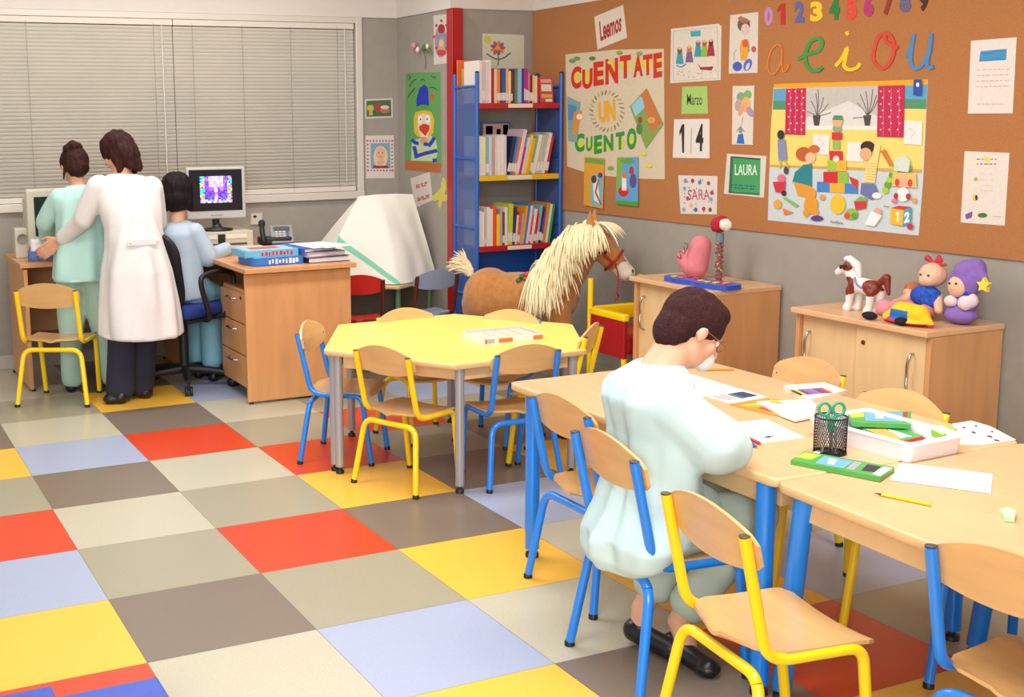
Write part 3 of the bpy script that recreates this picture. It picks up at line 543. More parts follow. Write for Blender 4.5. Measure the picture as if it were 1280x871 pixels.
yellow_lam = mat('yellow_laminate', 'f2dc6a', .38, noise_amt=.02, nscale=10, coat=.2)
white_pl = mat('white_plastic', 'dcdcdc', .4); beige_pl = mat('beige_plastic', 'c8c2b0', .45)

# ================================================================ chairs (tube frame, bent plywood seat and back)
def make_chair(paint, wood, s, label, group='classroom chairs with tube frames', capm=black_pl):
    w, b1, H, b2, hs, f, ff, wr, r, wf = [v*s for v in (.148, .189, .59, .126, .319, .096, .05, .179, .18, .143)]
    R = .0125*min(1.08, max(.95, s))
    t = thing('classroom_chair', label, 'chair', group=group)
    g = G(); legs = []
    for sg in (-1, 1):
        pts = [(sg*w, -b1, H), (sg*w, -b2-.002, hs), (sg*w, f+.01, hs), (sg*wf, f+ff, 0.006)]
        full = fillet(pts, [.055*s, .04*s], 7)
        k = len(full)-8                       # where the front leg begins to bend down
        g.tube(full[:k+1], R, paint, 12)
        legs.append((full[k:], (sg*wf, f+ff)))
    sh = hs-.035*s
    P = fillet([(-wr, -r, .006), (-w*.98, -b2-.012, sh), (w*.98, -b2-.012, sh), (wr, -r, .006)], .05*s, 7)
    g.tube(P[4:-4], R, paint, 12)
    legs.append((P[:5][::-1], (-wr, -r))); legs.append((P[-5:], (wr, -r)))
    g.build('frame', t)
    for sg in (-1, 1):
        g2 = G(); g2.lathe([(R*.96, 0), (R*.96, .0022), (R*.7, .0034), (0, .0036)], (sg*w, -b1, H), endm, 12); g2.build('end_cap', t)
    for pl, (x, y) in legs:
        g2 = G(); g2.tube(pl, R, paint, 12); lg = g2.build('leg', t)
        g3 = G(); g3.lathe([(R*1.12, 0), (R*1.12, .012), (R*.9, .016)], (x, y, 0), capm, 12); g3.build('rubber_foot', lg)
    # seat: rounded at the back, rolled at the front
    g = G(); n = 14; th = .009; top = []; sw = .152*s
    rowsy = [-.158+.300*i/12 for i in range(13)]
    for y in rowsy:
        y0 = y*s
        if y < -.075: q = (y+.075)/-.083; hw = sw*math.sqrt(max(0.02, 1-q*q*.97))
        elif y > .125: hw = sw*(1-.10*(y-.125)/.017)
        else: hw = sw
        z = hs+R*.9+th/2 - (max(0, y-.10)**2)*6*s + .004*s*(0 if y > 0 else 1)*abs(y)/.1
        top.append([(hw*(2*j/n-1), y0, z-.010*s*(1-(2*j/n-1)**2)) for j in range(n+1)])
    V = [p for row in top for p in row]; V2 = [(a, b, c-th) for a, b, c in V]; k = n+1; m = len(rowsy)
    g.add(V, [[i*k+j, i*k+j+1, (i+1)*k+j+1, (i+1)*k+j] for i in range(m-1) for j in range(n)], wood, True)
    g.add(V2, [[i*k+j, (i+1)*k+j, (i+1)*k+j+1, i*k+j+1] for i in range(m-1) for j in range(n)], wood, True)
    edge = list(range(k))+[i*k+n for i in range(1, m)]+[(m-1)*k+j for j in range(n-1, -1, -1)]+[i*k for i in range(m-2, 0, -1)]
    N = len(edge); g.add([V[i] for i in edge]+[V2[i] for i in edge], [[i, (i+1) % N, N+(i+1) % N, N+i] for i in range(N)], wood)
    for sx in (-1, 1):
        for yy in (-.07, .085): g.lathe([(.0045, 0), (.004, .0015), (0, .002)], (sx*(w-.012*s), yy*s, hs+R*.9+th/2-.0075*s), chrome, 8)
    g.build('seat', t)
    # backrest: arched top, shallow curve
    g = G(); n = 20; hwid = .163*s; nz = 6; dy = .0095
    fr, bk = [], []
    for i in range(nz+1):
        for j in range(n+1):
            u = 2*j/n-1; e = (1-u*u)
            zt = .583+.046*e - (.010 if abs(u) > .96 else 0); zb = .520-.022*e + (.010 if abs(u) > .96 else 0)
            z = (zb+(zt-zb)*i/nz)*s; yb = -b1+(H-z)*(b1-b2)/(H-hs)
            y = yb+R+.001-.016*s*e
            fr.append((u*hwid, y+dy, z)); bk.append((u*hwid, y, z))
    k = n+1
    g.add(fr, [[i*k+j, i*k+j+1, (i+1)*k+j+1, (i+1)*k+j] for i in range(nz) for j in range(n)], wood, True)
    g.add(bk, [[i*k+j, (i+1)*k+j, (i+1)*k+j+1, i*k+j+1] for i in range(nz) for j in range(n)], wood, True)
    edge = list(range(k))+[i*k+n for i in range(1, nz+1)]+[nz*k+j for j in range(n-1, -1, -1)]+[i*k for i in range(nz-1, 0, -1)]
    N = len(edge); g.add([fr[i] for i in edge]+[bk[i] for i in edge], [[i, (i+1) % N, N+(i+1) % N, N+i] for i in range(N)], wood)
    for sx in (-1, 1):
        z = .552*s; g.lathe([(.0045, 0), (.004, .0015), (0, .002)], (sx*(w-.002), -b1+(H-z)*(b1-b2)/(H-hs)+R+.001+dy-.003, z), chrome, 8, Matrix.Rotation(-PI/2, 3, 'X'))
    g.build('backrest', t)
    return t
def place(t, x, y, deg): t.location = (x, y, 0); t.rotation_euler = (0, 0, math.radians(deg)); return t
YEL, BLU = yellow_p, blue_p
for (paint, x, y, a, s, label) in (
    (YEL, 1.163, -3.658, -97, 1.046, 'yellow framed chair nearest the camera, at the front of the big table'),
    (BLU, 1.272, -3.128, -96, 1.064, 'blue framed chair with the boy in the pale gown sitting on it'),
    (BLU, 1.450, -2.608, -89.7, 1.025, 'empty blue framed chair just behind the boy, at the left end of the big table'),
    (BLU, 1.471, -4.106, -81.3, 1.035, 'blue framed chair cut off by the bottom right corner'),
    (YEL, 1.398, -1.295, -67.4, .943, 'yellow framed chair seen from behind at the near left side of the yellow table'),
    (BLU, 1.771, -1.418, -1.2, .936, 'blue framed chair seen from behind at the near right side of the yellow table'),
    (BLU, 1.317, -.823, -129.1, .955, 'blue framed chair at the left end of the yellow table, beside the desk'),
    (YEL, .386, .916, -28.3, 1.044, 'yellow framed chair alone by the back desk, behind the girl in mint green'),
    (YEL, 2.06, -1.296, 42.5, .979, 'yellow framed chair seen edge-on at the right end of the yellow table'),
    (BLU, 2.028, -.871, 121.3, .929, 'blue framed chair on the far right side of the yellow table, below the toy horse'),
    (YEL, 1.762, -.673, 184, .931, 'yellow framed chair on the far left side of the yellow table, before the cloth'),
    (YEL, 2.0, -3.051, 88.2, 1.032, 'yellow framed chair on the far side of the big table, behind the white tray'),
    (YEL, 2.20, -2.468, 88, 1.0, 'yellow framed chair on the far side of the big table, facing the boy'),
    (BLU, 1.935, -3.70, 88, 1.03, 'blue framed chair on the far side of the big table at the right edge')):
    place(make_chair(paint, ply, s, label), x, y, a)
brown_p = mat('brown_enamel', '5a2418', .35); red_seat = mat('red_laminate', 'c81e16', .35); greyblue = mat('grey_blue_laminate', '8f9db4', .4)
place(make_chair(brown_p, red_seat, .93, 'old school chair with red seat and back, partly behind the desk', 'old chairs at the covered table'), 2.12, .93, -18)
place(make_chair(brown_p, greyblue, .93, 'old school chair with grey blue seat and back, beside the bookcase', 'old chairs at the covered table'), 2.56, .93, 3)

# ================================================================ tables
def leg_tube(par, x, y, h, r, m, foot=None, x2=None, y2=None):
    g = G(); x2 = x if x2 is None else x2; y2 = y if y2 is None else y2
    g.tube([(x, y, h), (x2, y2, .03)], r, m, 20); l = g.build('leg', par)
    g = G(); g.lathe([(r*.45, .028), (r*.45, .016), (r*.92, .014), (r*.92, 0)], (x2, y2, 0), black_pl, 16); g.build('adjustable_foot', l)
    return l
def top_with_edge(poly, z0, z1, mtop, medge, rad=.02):
    g = G(); P = []
    n = len(poly)
    for i in range(n):
        p, q, r = Vector(poly[i-1]+(0,)), Vector(poly[i]+(0,)), Vector(poly[(i+1) % n]+(0,))
        a = q+(p-q).normalized()*rad; b = q+(r-q).normalized()*rad
        for k in range(5): t = k/4; c = a*(1-t)**2+q*2*t*(1-t)+b*t*t; P.append((c.x, c.y))
    m = len(P); cx = sum(p[0] for p in P)/m; cy = sum(p[1] for p in P)/m
    def off(d): return [(p[0]+(cx-p[0])/math.hypot(cx-p[0], cy-p[1])*d, p[1]+(cy-p[1])/math.hypot(cx-p[0], cy-p[1])*d) for p in P]
    rings = [(off(.004), z0), (P, z0+.004), (P, z1-.005), (off(.002), z1-.0012), (off(.005), z1)]
    V = [(x, y, z) for ring, z in rings for x, y in ring]
    g.add(V, [[i*m+j, i*m+(j+1) % m, (i+1)*m+(j+1) % m, (i+1)*m+j] for i in range(4) for j in range(m)], medge, True)
    g.add(V[-m:], [list(range(m))], mtop); g.add(V[:m], [list(range(m))[::-1]], medge); return g
def shrink(poly, d):
    cx = sum(p[0] for p in poly)/len(poly); cy = sum(p[1] for p in poly)/len(poly)
    return [(p[0]+(cx-p[0])/math.hypot(cx-p[0], cy-p[1])*d, p[1]+(cy-p[1])/math.hypot(cx-p[0], cy-p[1])*d) for p in poly]
def apron(par, poly, z0, z1, m):
    n = len(poly)
    for i in range(n):
        a, b = Vector(poly[i]+(0,)), Vector(poly[(i+1) % n]+(0,)); d = b-a; c = (a+b)/2; R = Matrix.Rotation(math.atan2(d.y, d.x), 3, 'Z')
        g = G(); g.box((c.x, c.y, (z0+z1)/2), (d.length-.02, .018, z1-z0), m, .002, R); g.build('apron_board', par)
# two yellow trapezoid tables pushed together
HC, HR, HA = (1.747, -1.012), .625, .036
hx = [(HR*math.cos(HA+k*PI/3), HR*math.sin(HA+k*PI/3)) for k in range(6)]
for k0, label in ((3, 'yellow topped half-hexagon table, the half nearer the camera, with the game box'), (0, 'yellow topped half-hexagon table, the half farther from the camera')):
    t = thing('half_hexagon_table', label, 'table', (HC[0], HC[1], 0), 0, 'yellow half-hexagon tables')
    poly = [hx[(k0+i) % 6] for i in range(4)]
    nrm = Vector((math.cos(HA+(k0+1.5)*PI/3), math.sin(HA+(k0+1.5)*PI/3)))*.0012
    poly = [(p[0]+nrm.x, p[1]+nrm.y) for p in poly]
    top_with_edge(poly, .508, .530, yellow_lam, beech_pale, .012).build('table_top', t)
    inn = shrink(poly, .075); apron(t, inn, .455, .507, beech_pale)
    cxy = (sum(p[0] for p in poly)/4, sum(p[1] for p in poly)/4)
    for i, p in enumerate(poly):
        d = .058; L = math.hypot(cxy[0]-p[0], cxy[1]-p[1]); leg_tube(t, p[0]+(cxy[0]-p[0])/L*d, p[1]+(cxy[1]-p[1])/L*d, .508, .0185, silver)
# the big beech tables
ZTB = .592
t = thing('school_table', 'beech topped table with blue legs where the boy sits', 'table', (1.69, -2.8, 0), 0, 'beech tables with blue legs')
P1 = [(1.345-1.69, -3.445+2.8), (2.172-1.69, -3.475+2.8), (2.150-1.69, -2.185+2.8), (1.335-1.69, -2.175+2.8)]
top_with_edge(P1, ZTB-.024, ZTB, beech_top, beech_pale, .03).build('table_top', t)
apron(t, [(p[0]*.88, p[1]*.93) for p in P1], .505, ZTB-.0245, beech_pale)
for x, y in ((1.378, -2.265), (1.374, -3.380), (2.10, -2.26), (2.09, -3.36)): leg_tube(t, x-1.69, y+2.8, ZTB-.024, .0245, blue_p)
t = thing('school_table', 'beech topped table with slanting blue legs running out of the picture on the right', 'table', (1.70, -4.1, 0), 0, 'beech tables with blue legs')
P2 = [(1.285-1.70, -4.80+4.1), (2.16-1.70, -4.80+4.1), (2.175-1.70, -3.480+4.1), (1.335-1.70, -3.452+4.1)]
top_with_edge(P2, ZTB-.025, ZTB-.001, beech_top, beech_pale, .03).build('table_top', t)
apron(t, [(p[0]*.88, p[1]*.9) for p in P2], .505, ZTB-.0255, beech_pale)
for x, y, x2, y2 in ((1.366, -3.520, 1.408, -3.427), (2.02, -3.56, 2.06, -3.465), (1.35, -4.70, 1.33, -4.78), (2.0, -4.7, 2.03, -4.78)): leg_tube(t, x-1.70, y+4.1, ZTB-.025, .0245, blue_p, None, x2-1.70, y2+4.1)

# ================================================================ desks
def desk(name, label, x0, x1, y0, y1, h, panels, back=None):
    t = thing(name, label, 'desk', (x0, y0, 0)); ox, oy = x0, y0
    g = G(); g.bb(0, x1-x0, 0, y1-y0, h-.025, h, beech, .003); g.build('desk_top', t)
    for px0, px1, py0, py1 in panels:
        g = G(); g.bb(px0-ox, px1-ox, py0-oy, py1-oy, .012, h-.034, beech, .002); p = g.build('side_panel', t)
        g = G()
        for a, b in ((px0+.02, py0+.011), (px1-.02, py1-.011)): g.lathe([(.012, 0), (.012, .012)], (a-ox, b-oy, 0), black_pl, 10)
        g.build('foot', p)
        g = G()
        L = max(px1-px0, py1-py0)
        for q in (.18, .82):
            if px1-px0 > py1-py0: g.bb(px0+L*q-.025-ox, px0+L*q+.025-ox, py0+.003-oy, py1-.003-oy, h-.035, h-.025, silver)
            else: g.bb(px0+.003-ox, px1-.003-ox, py0+L*q-.025-oy, py0+L*q+.025-oy, h-.035, h-.025, silver)
        g.build('bracket', p)
    if back:
        g = G(); g.bb(back[0]-ox, back[1]-ox, back[2]-oy, back[3]-oy, .25, h-.03, beech, .002); g.build('modesty_panel', t)
    return t
desk('office_desk', 'beech office desk seen end-on, with board games and folders on its near end', 1.213, 1.835, .262, 1.86, .720, [(1.23, 1.822, .318, .340), (1.23, 1.822, 1.82, 1.842)], (1.80, 1.82, .342, 1.818))
desk('office_desk', 'beech office desk along the back wall under the beige computer', .232, 1.195, 1.165, 1.80, .715, [(.25, .272, 1.18, 1.79), (1.16, 1.182, 1.18, 1.79)], (.275, 1.155, 1.70, 1.72))
t = thing('drawer_pedestal', 'beech drawer unit with three drawers under the office desk', 'drawers', (1.255, .40, 0))
g = G(); g.bb(.018, .52, 0, .44, .06, .585, beech, .003); g.build('body', t)
for z0, z1 in ((.41, .565), (.24, .403), (.068, .233)):
    g = G(); g.bb(-.002, .017, .006, .434, z0, z1, beech, .003); d = g.build('drawer', t)
    g = G(); zc = (z0+z1)/2+.045; g.tube(fillet([(-.002, .155, zc), (-.026, .165, zc), (-.026, .275, zc), (-.002, .285, zc)], .012, 4), .0045, chrome, 8); g.build('handle', d)
g = G(); g.lathe([(.009, 0), (.009, .004)], (-.002, .07, .545), black_pl, 12, Matrix.Rotation(-PI/2, 3, 'Y')); g.build('lock', t)
for x, y in ((.06, .05), (.06, .39), (.46, .05), (.46, .39)):
    g = G(); g.lathe([(0, -.008), (.022, -.008), (.022, .008), (0, .008)], (x, y, .0225), black_pl, 14, Matrix.Rotation(PI/2, 3, 'X')); g.tube([(x, y, .03), (x, y, .06)], .007, black_pl, 8); g.build('caster', t)

# ================================================================ storage cabinets against the cork wall
def cabinet(x0, y0, y1, h, label, rz=0, depth=.415):
    L = y1-y0; t = thing('storage_cabinet', label, 'cabinet', (x0, y1, 0), rz, 'beech sliding-door cabinets')
    g = G(); g.bb(.03, depth, -L, 0, .0, .06, beech, .002); g.bb(.03, depth, -L+.0, -L+.022, .06, h-.024, beech, .002); g.bb(.03, depth, -.022, 0, .06, h-.024, beech, .002); g.bb(depth-.01, depth, -L+.022, -.022, .06, h-.024, beech); g.bb(.028, depth-.01, -L+.023, -.023, .061, .08, beech); g.build('body', t)
    g = G(); g.bb(0, depth+.003, -L-.004, .004, h-.024, h, beech_top, .004); g.build('cabinet_top', t)
    for k, (a, b, x) in enumerate(((-L*.52, -.024, .048), (-L+.024, -L*.48, .030))):
        g = G(); g.bb(x, x+.016, a, b, .082, h-.028, beech_pale, .002); d = g.build('sliding_door', t)
        yh = b-.045 if k == 0 else a+.055
        zc = h-.185
        pts = [(x, yh, zc+.085), (x-.018, yh, zc+.08), (x-.026, yh+.004, zc+.045), (x-.020, yh+.010, zc), (x-.026, yh+.004, zc-.045), (x-.018, yh, zc-.08), (x, yh, zc-.085)]
        g = G(); g.tube(bez(pts, 4), .0055, chrome, 8, True); g.build('handle', d)
        if k: g = G(); g.lathe([(.009, 0), (.009, .005)], (x, b-.04, h-.095), mat('brass', '8a6a3a', .3, 1), 12, Matrix.Rotation(-PI/2, 3, 'Y')); g.build('lock', d)
    return t
ZC1, ZC2 = .658, .655
cabinet(3.025, -1.168, -.522, ZC1, 'beech cabinet beside the toy horse, farther from the camera', 0)
cabinet(3.020, -2.40, -1.690, ZC2, 'beech cabinet carrying the pony and the dolls, nearer the camera', 0, .420)

# ================================================================ bookcase with a blue ladder frame
blue_f = mat('blue_shelf_paint', '1d5cb4', .35, coat=.2); red_f = mat('red_shelf_paint', 'b3121a', .35, coat=.2); yel_f = mat('yellow_shelf_paint', 'dcae12', .35, coat=.2)
BX0, BX1, BY0, BY1 = 2.842, 3.428, .765, 1.045
t = thing('bookcase', 'open bookcase with blue ladder sides and red and yellow shelves full of books', 'bookcase', (BX0, BY0, 0))
for x in (BX0, BX1):
    for y in (BY0, BY1):
        g = G(); g.tube([(x, y, 0), (x, y, 1.735)], .0125, blue_f, 14); p = part(g, 'post', t)
        g = G(); g.lathe([(.0135, 0), (.0135, .006), (.008, .010), (0, .011)], (x, y, 1.733), black_pl, 12); q = g.build('end_cap', p)
    for z in (1.655, 1.232, .815, .40, .08):
        g = G(); g.tube([(x, BY0+.011, z), (x, BY1-.011, z)], .0095, blue_f, 10); part(g, 'rung', t)
    g = G(); g.bb(x-.001, x+.0015, BY0+.016, BY1-.016, .09, 1.64, mat('tinted_acrylic', '4f74b8', .15, alpha=.45)); part(g, 'side_panel', t)
SH = [(1.556, red_f), (1.128, yel_f), (.702, red_f), (.285, red_f)]
for z, m in SH:
    g = G(); g.bb(BX0+.013, BX1-.013, BY0-.004, BY1+.004, z-.010, z, m, .001); g.bb(BX0+.013, BX1-.013, BY0-.006, BY0+.004, z-.032, z, m, .002); g.bb(BX0+.013, BX1-.013, BY1-.004, BY1+.006, z-.032, z+.015, m, .002); s = part(g, 'shelf', t)
    if z > .5:
        g = G(); g.bb(BX0+.21, BX0+.21+.17, BY0-.0075, BY0-.0062, z-.027, z-.004, flat('e0cfc0')); p = g.build('shelf_label', s)
        g = G()
g = G(); g.bb(BX0+.014, BX1-.014, BY1+.008, BY1+.011, .30, .66, blue_f); part(g, 'back_sheet', t)

# books: every one its own object
page = flat('d9d0bd'); labelm = flat('d8cdc8')
ORD = ['first', 'second', 'third', 'fourth', 'fifth', 'sixth', 'seventh', 'eighth', 'ninth', 'tenth', 'eleventh', 'twelfth', 'thirteenth', 'fourteenth', 'fifteenth', 'sixteenth', 'seventeenth', 'eighteenth', 'nineteenth', 'twentieth', 'twenty-first', 'twenty-second', 'twenty-third', 'twenty-fourth', 'twenty-fifth', 'twenty-sixth', 'twenty-seventh', 'twenty-eighth', 'twenty-ninth', 'thirtieth', 'thirty-first', 'thirty-second', 'thirty-third', 'thirty-fourth', 'thirty-fifth', 'thirty-sixth']
def book(x, z, t, h, d, col, lean, lab, label, group, y0=None, cat='book'):
    g = G(); c = flat(col, .45); e = .0012; y0 = BY0+.012 if y0 is None else y0
    g.bb(0, e, .002, d, 0, h, c); g.bb(t-e, t, .002, d, 0, h, c)
    g.tube([(t/2, .003, 0), (t/2, .003, h)], t/2, c, 8, True, None) if t < .008 else g.bb(0, t, 0, .003, 0, h, c, .0012)
    g.bb(e*1.05, t-e*1.05, .0031, d-.004, .003, h-.003, page)
    if lab: g.bb(.0005, t-.0005, -.0006 if t >= .008 else -.0016, .0002, h*.08, h*(.08+lab), labelm)
    o = g.build('book', None, False, (x, y0, z), (0, lean, 0)); return tag(o, label, cat, group)
CN = {'dfd5cb': 'off white', 'd8c5c8': 'pale pink', 'cbb4be': 'lilac grey', 'a61c30': 'crimson', 'd8c6a0': 'beige', 'e07d2c': 'orange', '1d2a4c': 'dark navy', '2456a8': 'blue', 'e0a050': 'light orange', 'e8cfa0': 'cream', '6e3a2a': 'brown', '4a2a30': 'dark plum', '5a7a6c': 'grey green', '8ab8c8': 'light blue',
      '4c2a8c': 'purple', '8a3a9a': 'violet', 'b82a6a': 'magenta', 'd8708c': 'pink', '6a1c28': 'maroon', 'dcc078': 'straw yellow', 'c8202a': 'red', 'e6d890': 'pale yellow', '7ab0b8': 'teal blue', 'c8c6dc': 'lavender', 'b89888': 'tan', '3a78b8': 'mid blue', 'd86a3c': 'brick orange', 'e8c22c': 'yellow', 'e8981c': 'amber', '6aa868': 'green',
      'b8b0a4': 'stone grey', 'a8a0a8': 'grey', 'e04a24': 'bright orange', 'b8c430': 'lime green', '3a2a5c': 'indigo', 'd8c8d8': 'pale lilac', '2f9a48': 'bright green', 'c8843c': 'ochre', '3f8a84': 'teal'}
def shelf_row(z, items, name, yfront=None):
    x = BX0+.022; ccount = {}
    grp = 'books on the %s shelf' % name
    n = 0
    for it in items:
        col, tpx, h = it[0], it[1], it[2]; lean = it[3] if len(it) > 3 else 0; lab = it[4] if len(it) > 4 else .22
        th = tpx*.0054
        a = math.radians(lean)
        if (n*7+len(name)) % 10 in (1, 4, 7, 8): lab = 0
        cn = CN[col]; ccount[cn] = ccount.get(cn, 0)+1
        lbl = '%s book on the %s shelf of the bookcase, %s spine from the left' % (cn, name, ORD[n])
        book(x, z+(math.sin(a)*0 if a >= 0 else -math.sin(a)*th*0)+(.0 if a <= 0 else math.sin(a)*th), th, h, .19, col, a, lab, lbl, grp)
        x += th/math.cos(a)+.0007; n += 1
    return x
shelf_row(1.556, [('dfd5cb', 3.4, .25), ('cbb4be', 4.2, .245), ('d8c5c8', 3.6, .24), ('dfd5cb', 3.4, .252), ('a61c30', 3.6, .205), ('d8c6a0', 3.4, .20), ('e07d2c', 4, .20), ('1d2a4c', 1.8, .20), ('2456a8', 5, .205), ('e0a050', 3.4, .20), ('e8cfa0', 3.0, .19), ('6e3a2a', 2.2, .185), ('4a2a30', 2.4, .20, 0, .3),
     ('5a7a6c', 3.6, .205, 0, .3), ('8ab8c8', 5, .205, 0, .3), ('4c2a8c', 3, .205, 0, .34), ('8a3a9a', 2, .205, 0, .34), ('b82a6a', 3, .205, 0, .3), ('d8708c', 2.4, .18, 0, .3), ('6a1c28', 3, .165, 0, .3), ('dcc078', 3.4, .165), ('e8cfa0', 2.6, .16), ('c8202a', 2.2, .15)], 'top')
shelf_row(1.128, [('dfd5cb', 4.4, .235), ('e6d890', 3.4, .232), ('7ab0b8', 4.2, .235), ('c8c6dc', 3.6, .235), ('b89888', 3.8, .23), ('d8c5c8', 3, .232), ('dfd5cb', 4, .24), ('dfd5cb', 4.4, .242), ('c8c6dc', 3.0, .24), ('1d2a4c', 4.4, .232, 12), ('3a78b8', 3, .232, 12), ('d86a3c', 3, .228, 12), ('d8c5c8', 4.5, .275, 13), ('b82a6a', 3, .17, 13), ('c8c6dc', 3, .225, 13),
     ('e8c22c', 3.2, .24, 13), ('e8981c', 3.4, .222, 13), ('6aa868', 3, .232, 13), ('dfd5cb', 4.6, .24, 13), ('b8b0a4', 4, .24, 13), ('b8b0a4', 4, .25, 13), ('dfd5cb', 4, .252, 13), ('c8202a', 3.6, .235, 12)], 'yellow')
shelf_row(.702, [('dfd5cb', 3, .215, 0, .1), ('dfd5cb', 3.4, .208, 0, .1), ('b8b0a4', 3, .23, 0, .1), ('dfd5cb', 4, .235, 0, .1), ('dfd5cb', 3.6, .225, 0, .1), ('e04a24', 4.6, .238, 0), ('e8c22c', 4.4, .19, 0, .3), ('a8a0a8', 3, .22), ('6e3a2a', 2.8, .2), ('dfd5cb', 3.6, .23), ('b8c430', 6, .25, 2), ('3a2a5c', 3.2, .23, 4), ('d8c5c8', 2.6, .18, 5), ('e04a24', 2.8, .195, 6), ('b89888', 3, .19, 7),
     ('e8981c', 2.6, .235, 8), ('3a78b8', 2.6, .25, 8), ('d8c8d8', 3.2, .235, 9), ('e04a24', 2.6, .18, 9), ('dfd5cb', 3.4, .215, 9), ('c8202a', 3.2, .19, 9), ('7ab0b8', 3, .235, 9), ('1d2a4c', 2.8, .225, 9), ('8a3a9a', 2.4, .19, 9), ('c8843c', 4.0, .25, 9), ('dfd5cb', 3, .24, 9), ('2f9a48', 3.2, .24, 9)], 'lower red')
shelf_row(.285, [('3a78b8', 5, .25), ('dfd5cb', 4, .25), ('2f9a48', 4, .22), ('b8b0a4', 5, .24), ('dfd5cb', 5, .25)], 'lowest')
def facing(px, zb, h, w, col, label, art, y, tilt=.12):
    g = G(); a = math.radians(0)
    R = Matrix.Rotation(-tilt, 3, 'X'); g.box(R @ Vector((0, 0, h/2)), (w, .010, h), flat(col, .4), .001, R)
    for (u0, v0, u1, v1, c) in art: g.box(R @ Vector(((u0+u1)/2*w, -.0056, (v0+v1)/2*h)), (abs(u1-u0)*w, .0006, abs(v1-v0)*h), flat(c), 0, R)
    o = g.build('picture_book', None, False, (px, y, zb)); return tag(o, label, 'book', 'picture books standing face out')
facing(BX1-.092, 1.556, .155, .095, 'c04450', 'small red book standing face out at the right end of the top shelf', [(-.38, .45, .38, .72, 'd8d4c6'), (-.4, .2, .4, .34, 'e0a040'), (-.4, .78, .4, .92, 'd8a090'), (-.1, .05, .38, .15, 'e0d8d0')], BY0+.018)
facing(BX0+.27, 1.128, .318, .20, '4a5a9c', 'wide picture book standing face out behind the spines of the yellow shelf', [(-.46, .3, .46, .96, 'd0a8a0'), (-.36, .66, -.12, .92, 'a81c2c'), (.02, .72, .16, .86, '6a5a5c'), (.25, .6, .44, .94, 'e4d088')], BY1-.03, 0)
facing(BX0-.005+.085, 1.556, .262, .15, 'e0702c', 'orange picture book standing face out at the back of the top shelf', [(-.3, .2, .3, .8, 'ecc070'), (-.1, .5, .4, .95, 'e8a050')], BY1-.02, 0)

# ================================================================ low table under the cloth, with green legs
green_p = mat('green_enamel', '5c7a5a', .4)
t = thing('low_table', 'low trapezoid table with green legs carrying the cloth-covered computer', 'table', (2.55, 1.45, 0))
P3 = [(2.45-2.55, 1.035-1.45), (2.852-2.55, 1.32-1.45), (2.852-2.55, 1.88-1.45), (2.02-2.55, 1.88-1.45), (2.05-2.55, 1.40-1.45)]
top_with_edge(P3, .438, .462, mat('olive_laminate', 'b5a873', .4), beech_pale, .02).build('table_top', t)
for x, y in ((2.47, 1.10), (2.815, 1.36), (2.80, 1.83), (2.08, 1.83), (2.10, 1.44)): leg_tube(t, x-2.55, y-1.45, .438, .016, green_p)

# ================================================================ small armchair beside the horse
t = thing('toy_armchair', 'small armchair with yellow frame and red seat, half hidden behind the toy horse', 'chair', (3.225, -.27, 0))
for x in (-.165, .165):
    for y in (-.17, .15):
        g = G(); g.tube([(x, y, 0), (x, y, .205 if y < 0 else .60)], .016, yellow_p, 12); g.build('leg', t)
for x in (-.165, .165): g = G(); g.bb(x-.02, x+.02, -.19, .132, .405, .445, yellow_p, .01); ar = g.build('armrest', t); g = G(); g.bb(x-.012, x+.012, -.18, .132, .205, .404, mat('red_vinyl', 'a81820', .35), .006); g.build('side_panel', t)
g = G(); g.bb(-.148, .148, .135, .165, .36, .445, yellow_p, .008); g.build('back_rail', t)
g = G(); g.bb(-.152, .152, -.17, .132, .22, .33, mat('red_vinyl', 'a81820', .35), .02); g.build('seat', t)
# ================================================================ blue foam mats at the bottom left
mat_b = mat('blue_vinyl', '2a50b8', .4, noise_amt=.03, nscale=20); mat_y = mat('yellow_vinyl', 'f0c020', .4)
for x1, y1, lab in ((-.044, -2.80, 'blue floor mat with a yellow edge, right one at the bottom left corner'), (-.292, -2.732, 'blue floor mat with a yellow edge, left one at the bottom left corner')):
    t = thing('floor_mat', lab, 'mat', (x1-.12, y1-.3, 0), 0, 'blue floor mats')
    g = G(); g.bb(-.117, .12, -.3, .3, .004, .10, mat_b, .006); g.build('cushion', t)
    g = G(); g.bb(-.124, -.1175, -.298, .298, .006, .098, mat_y, .002); g.build('edging', t)

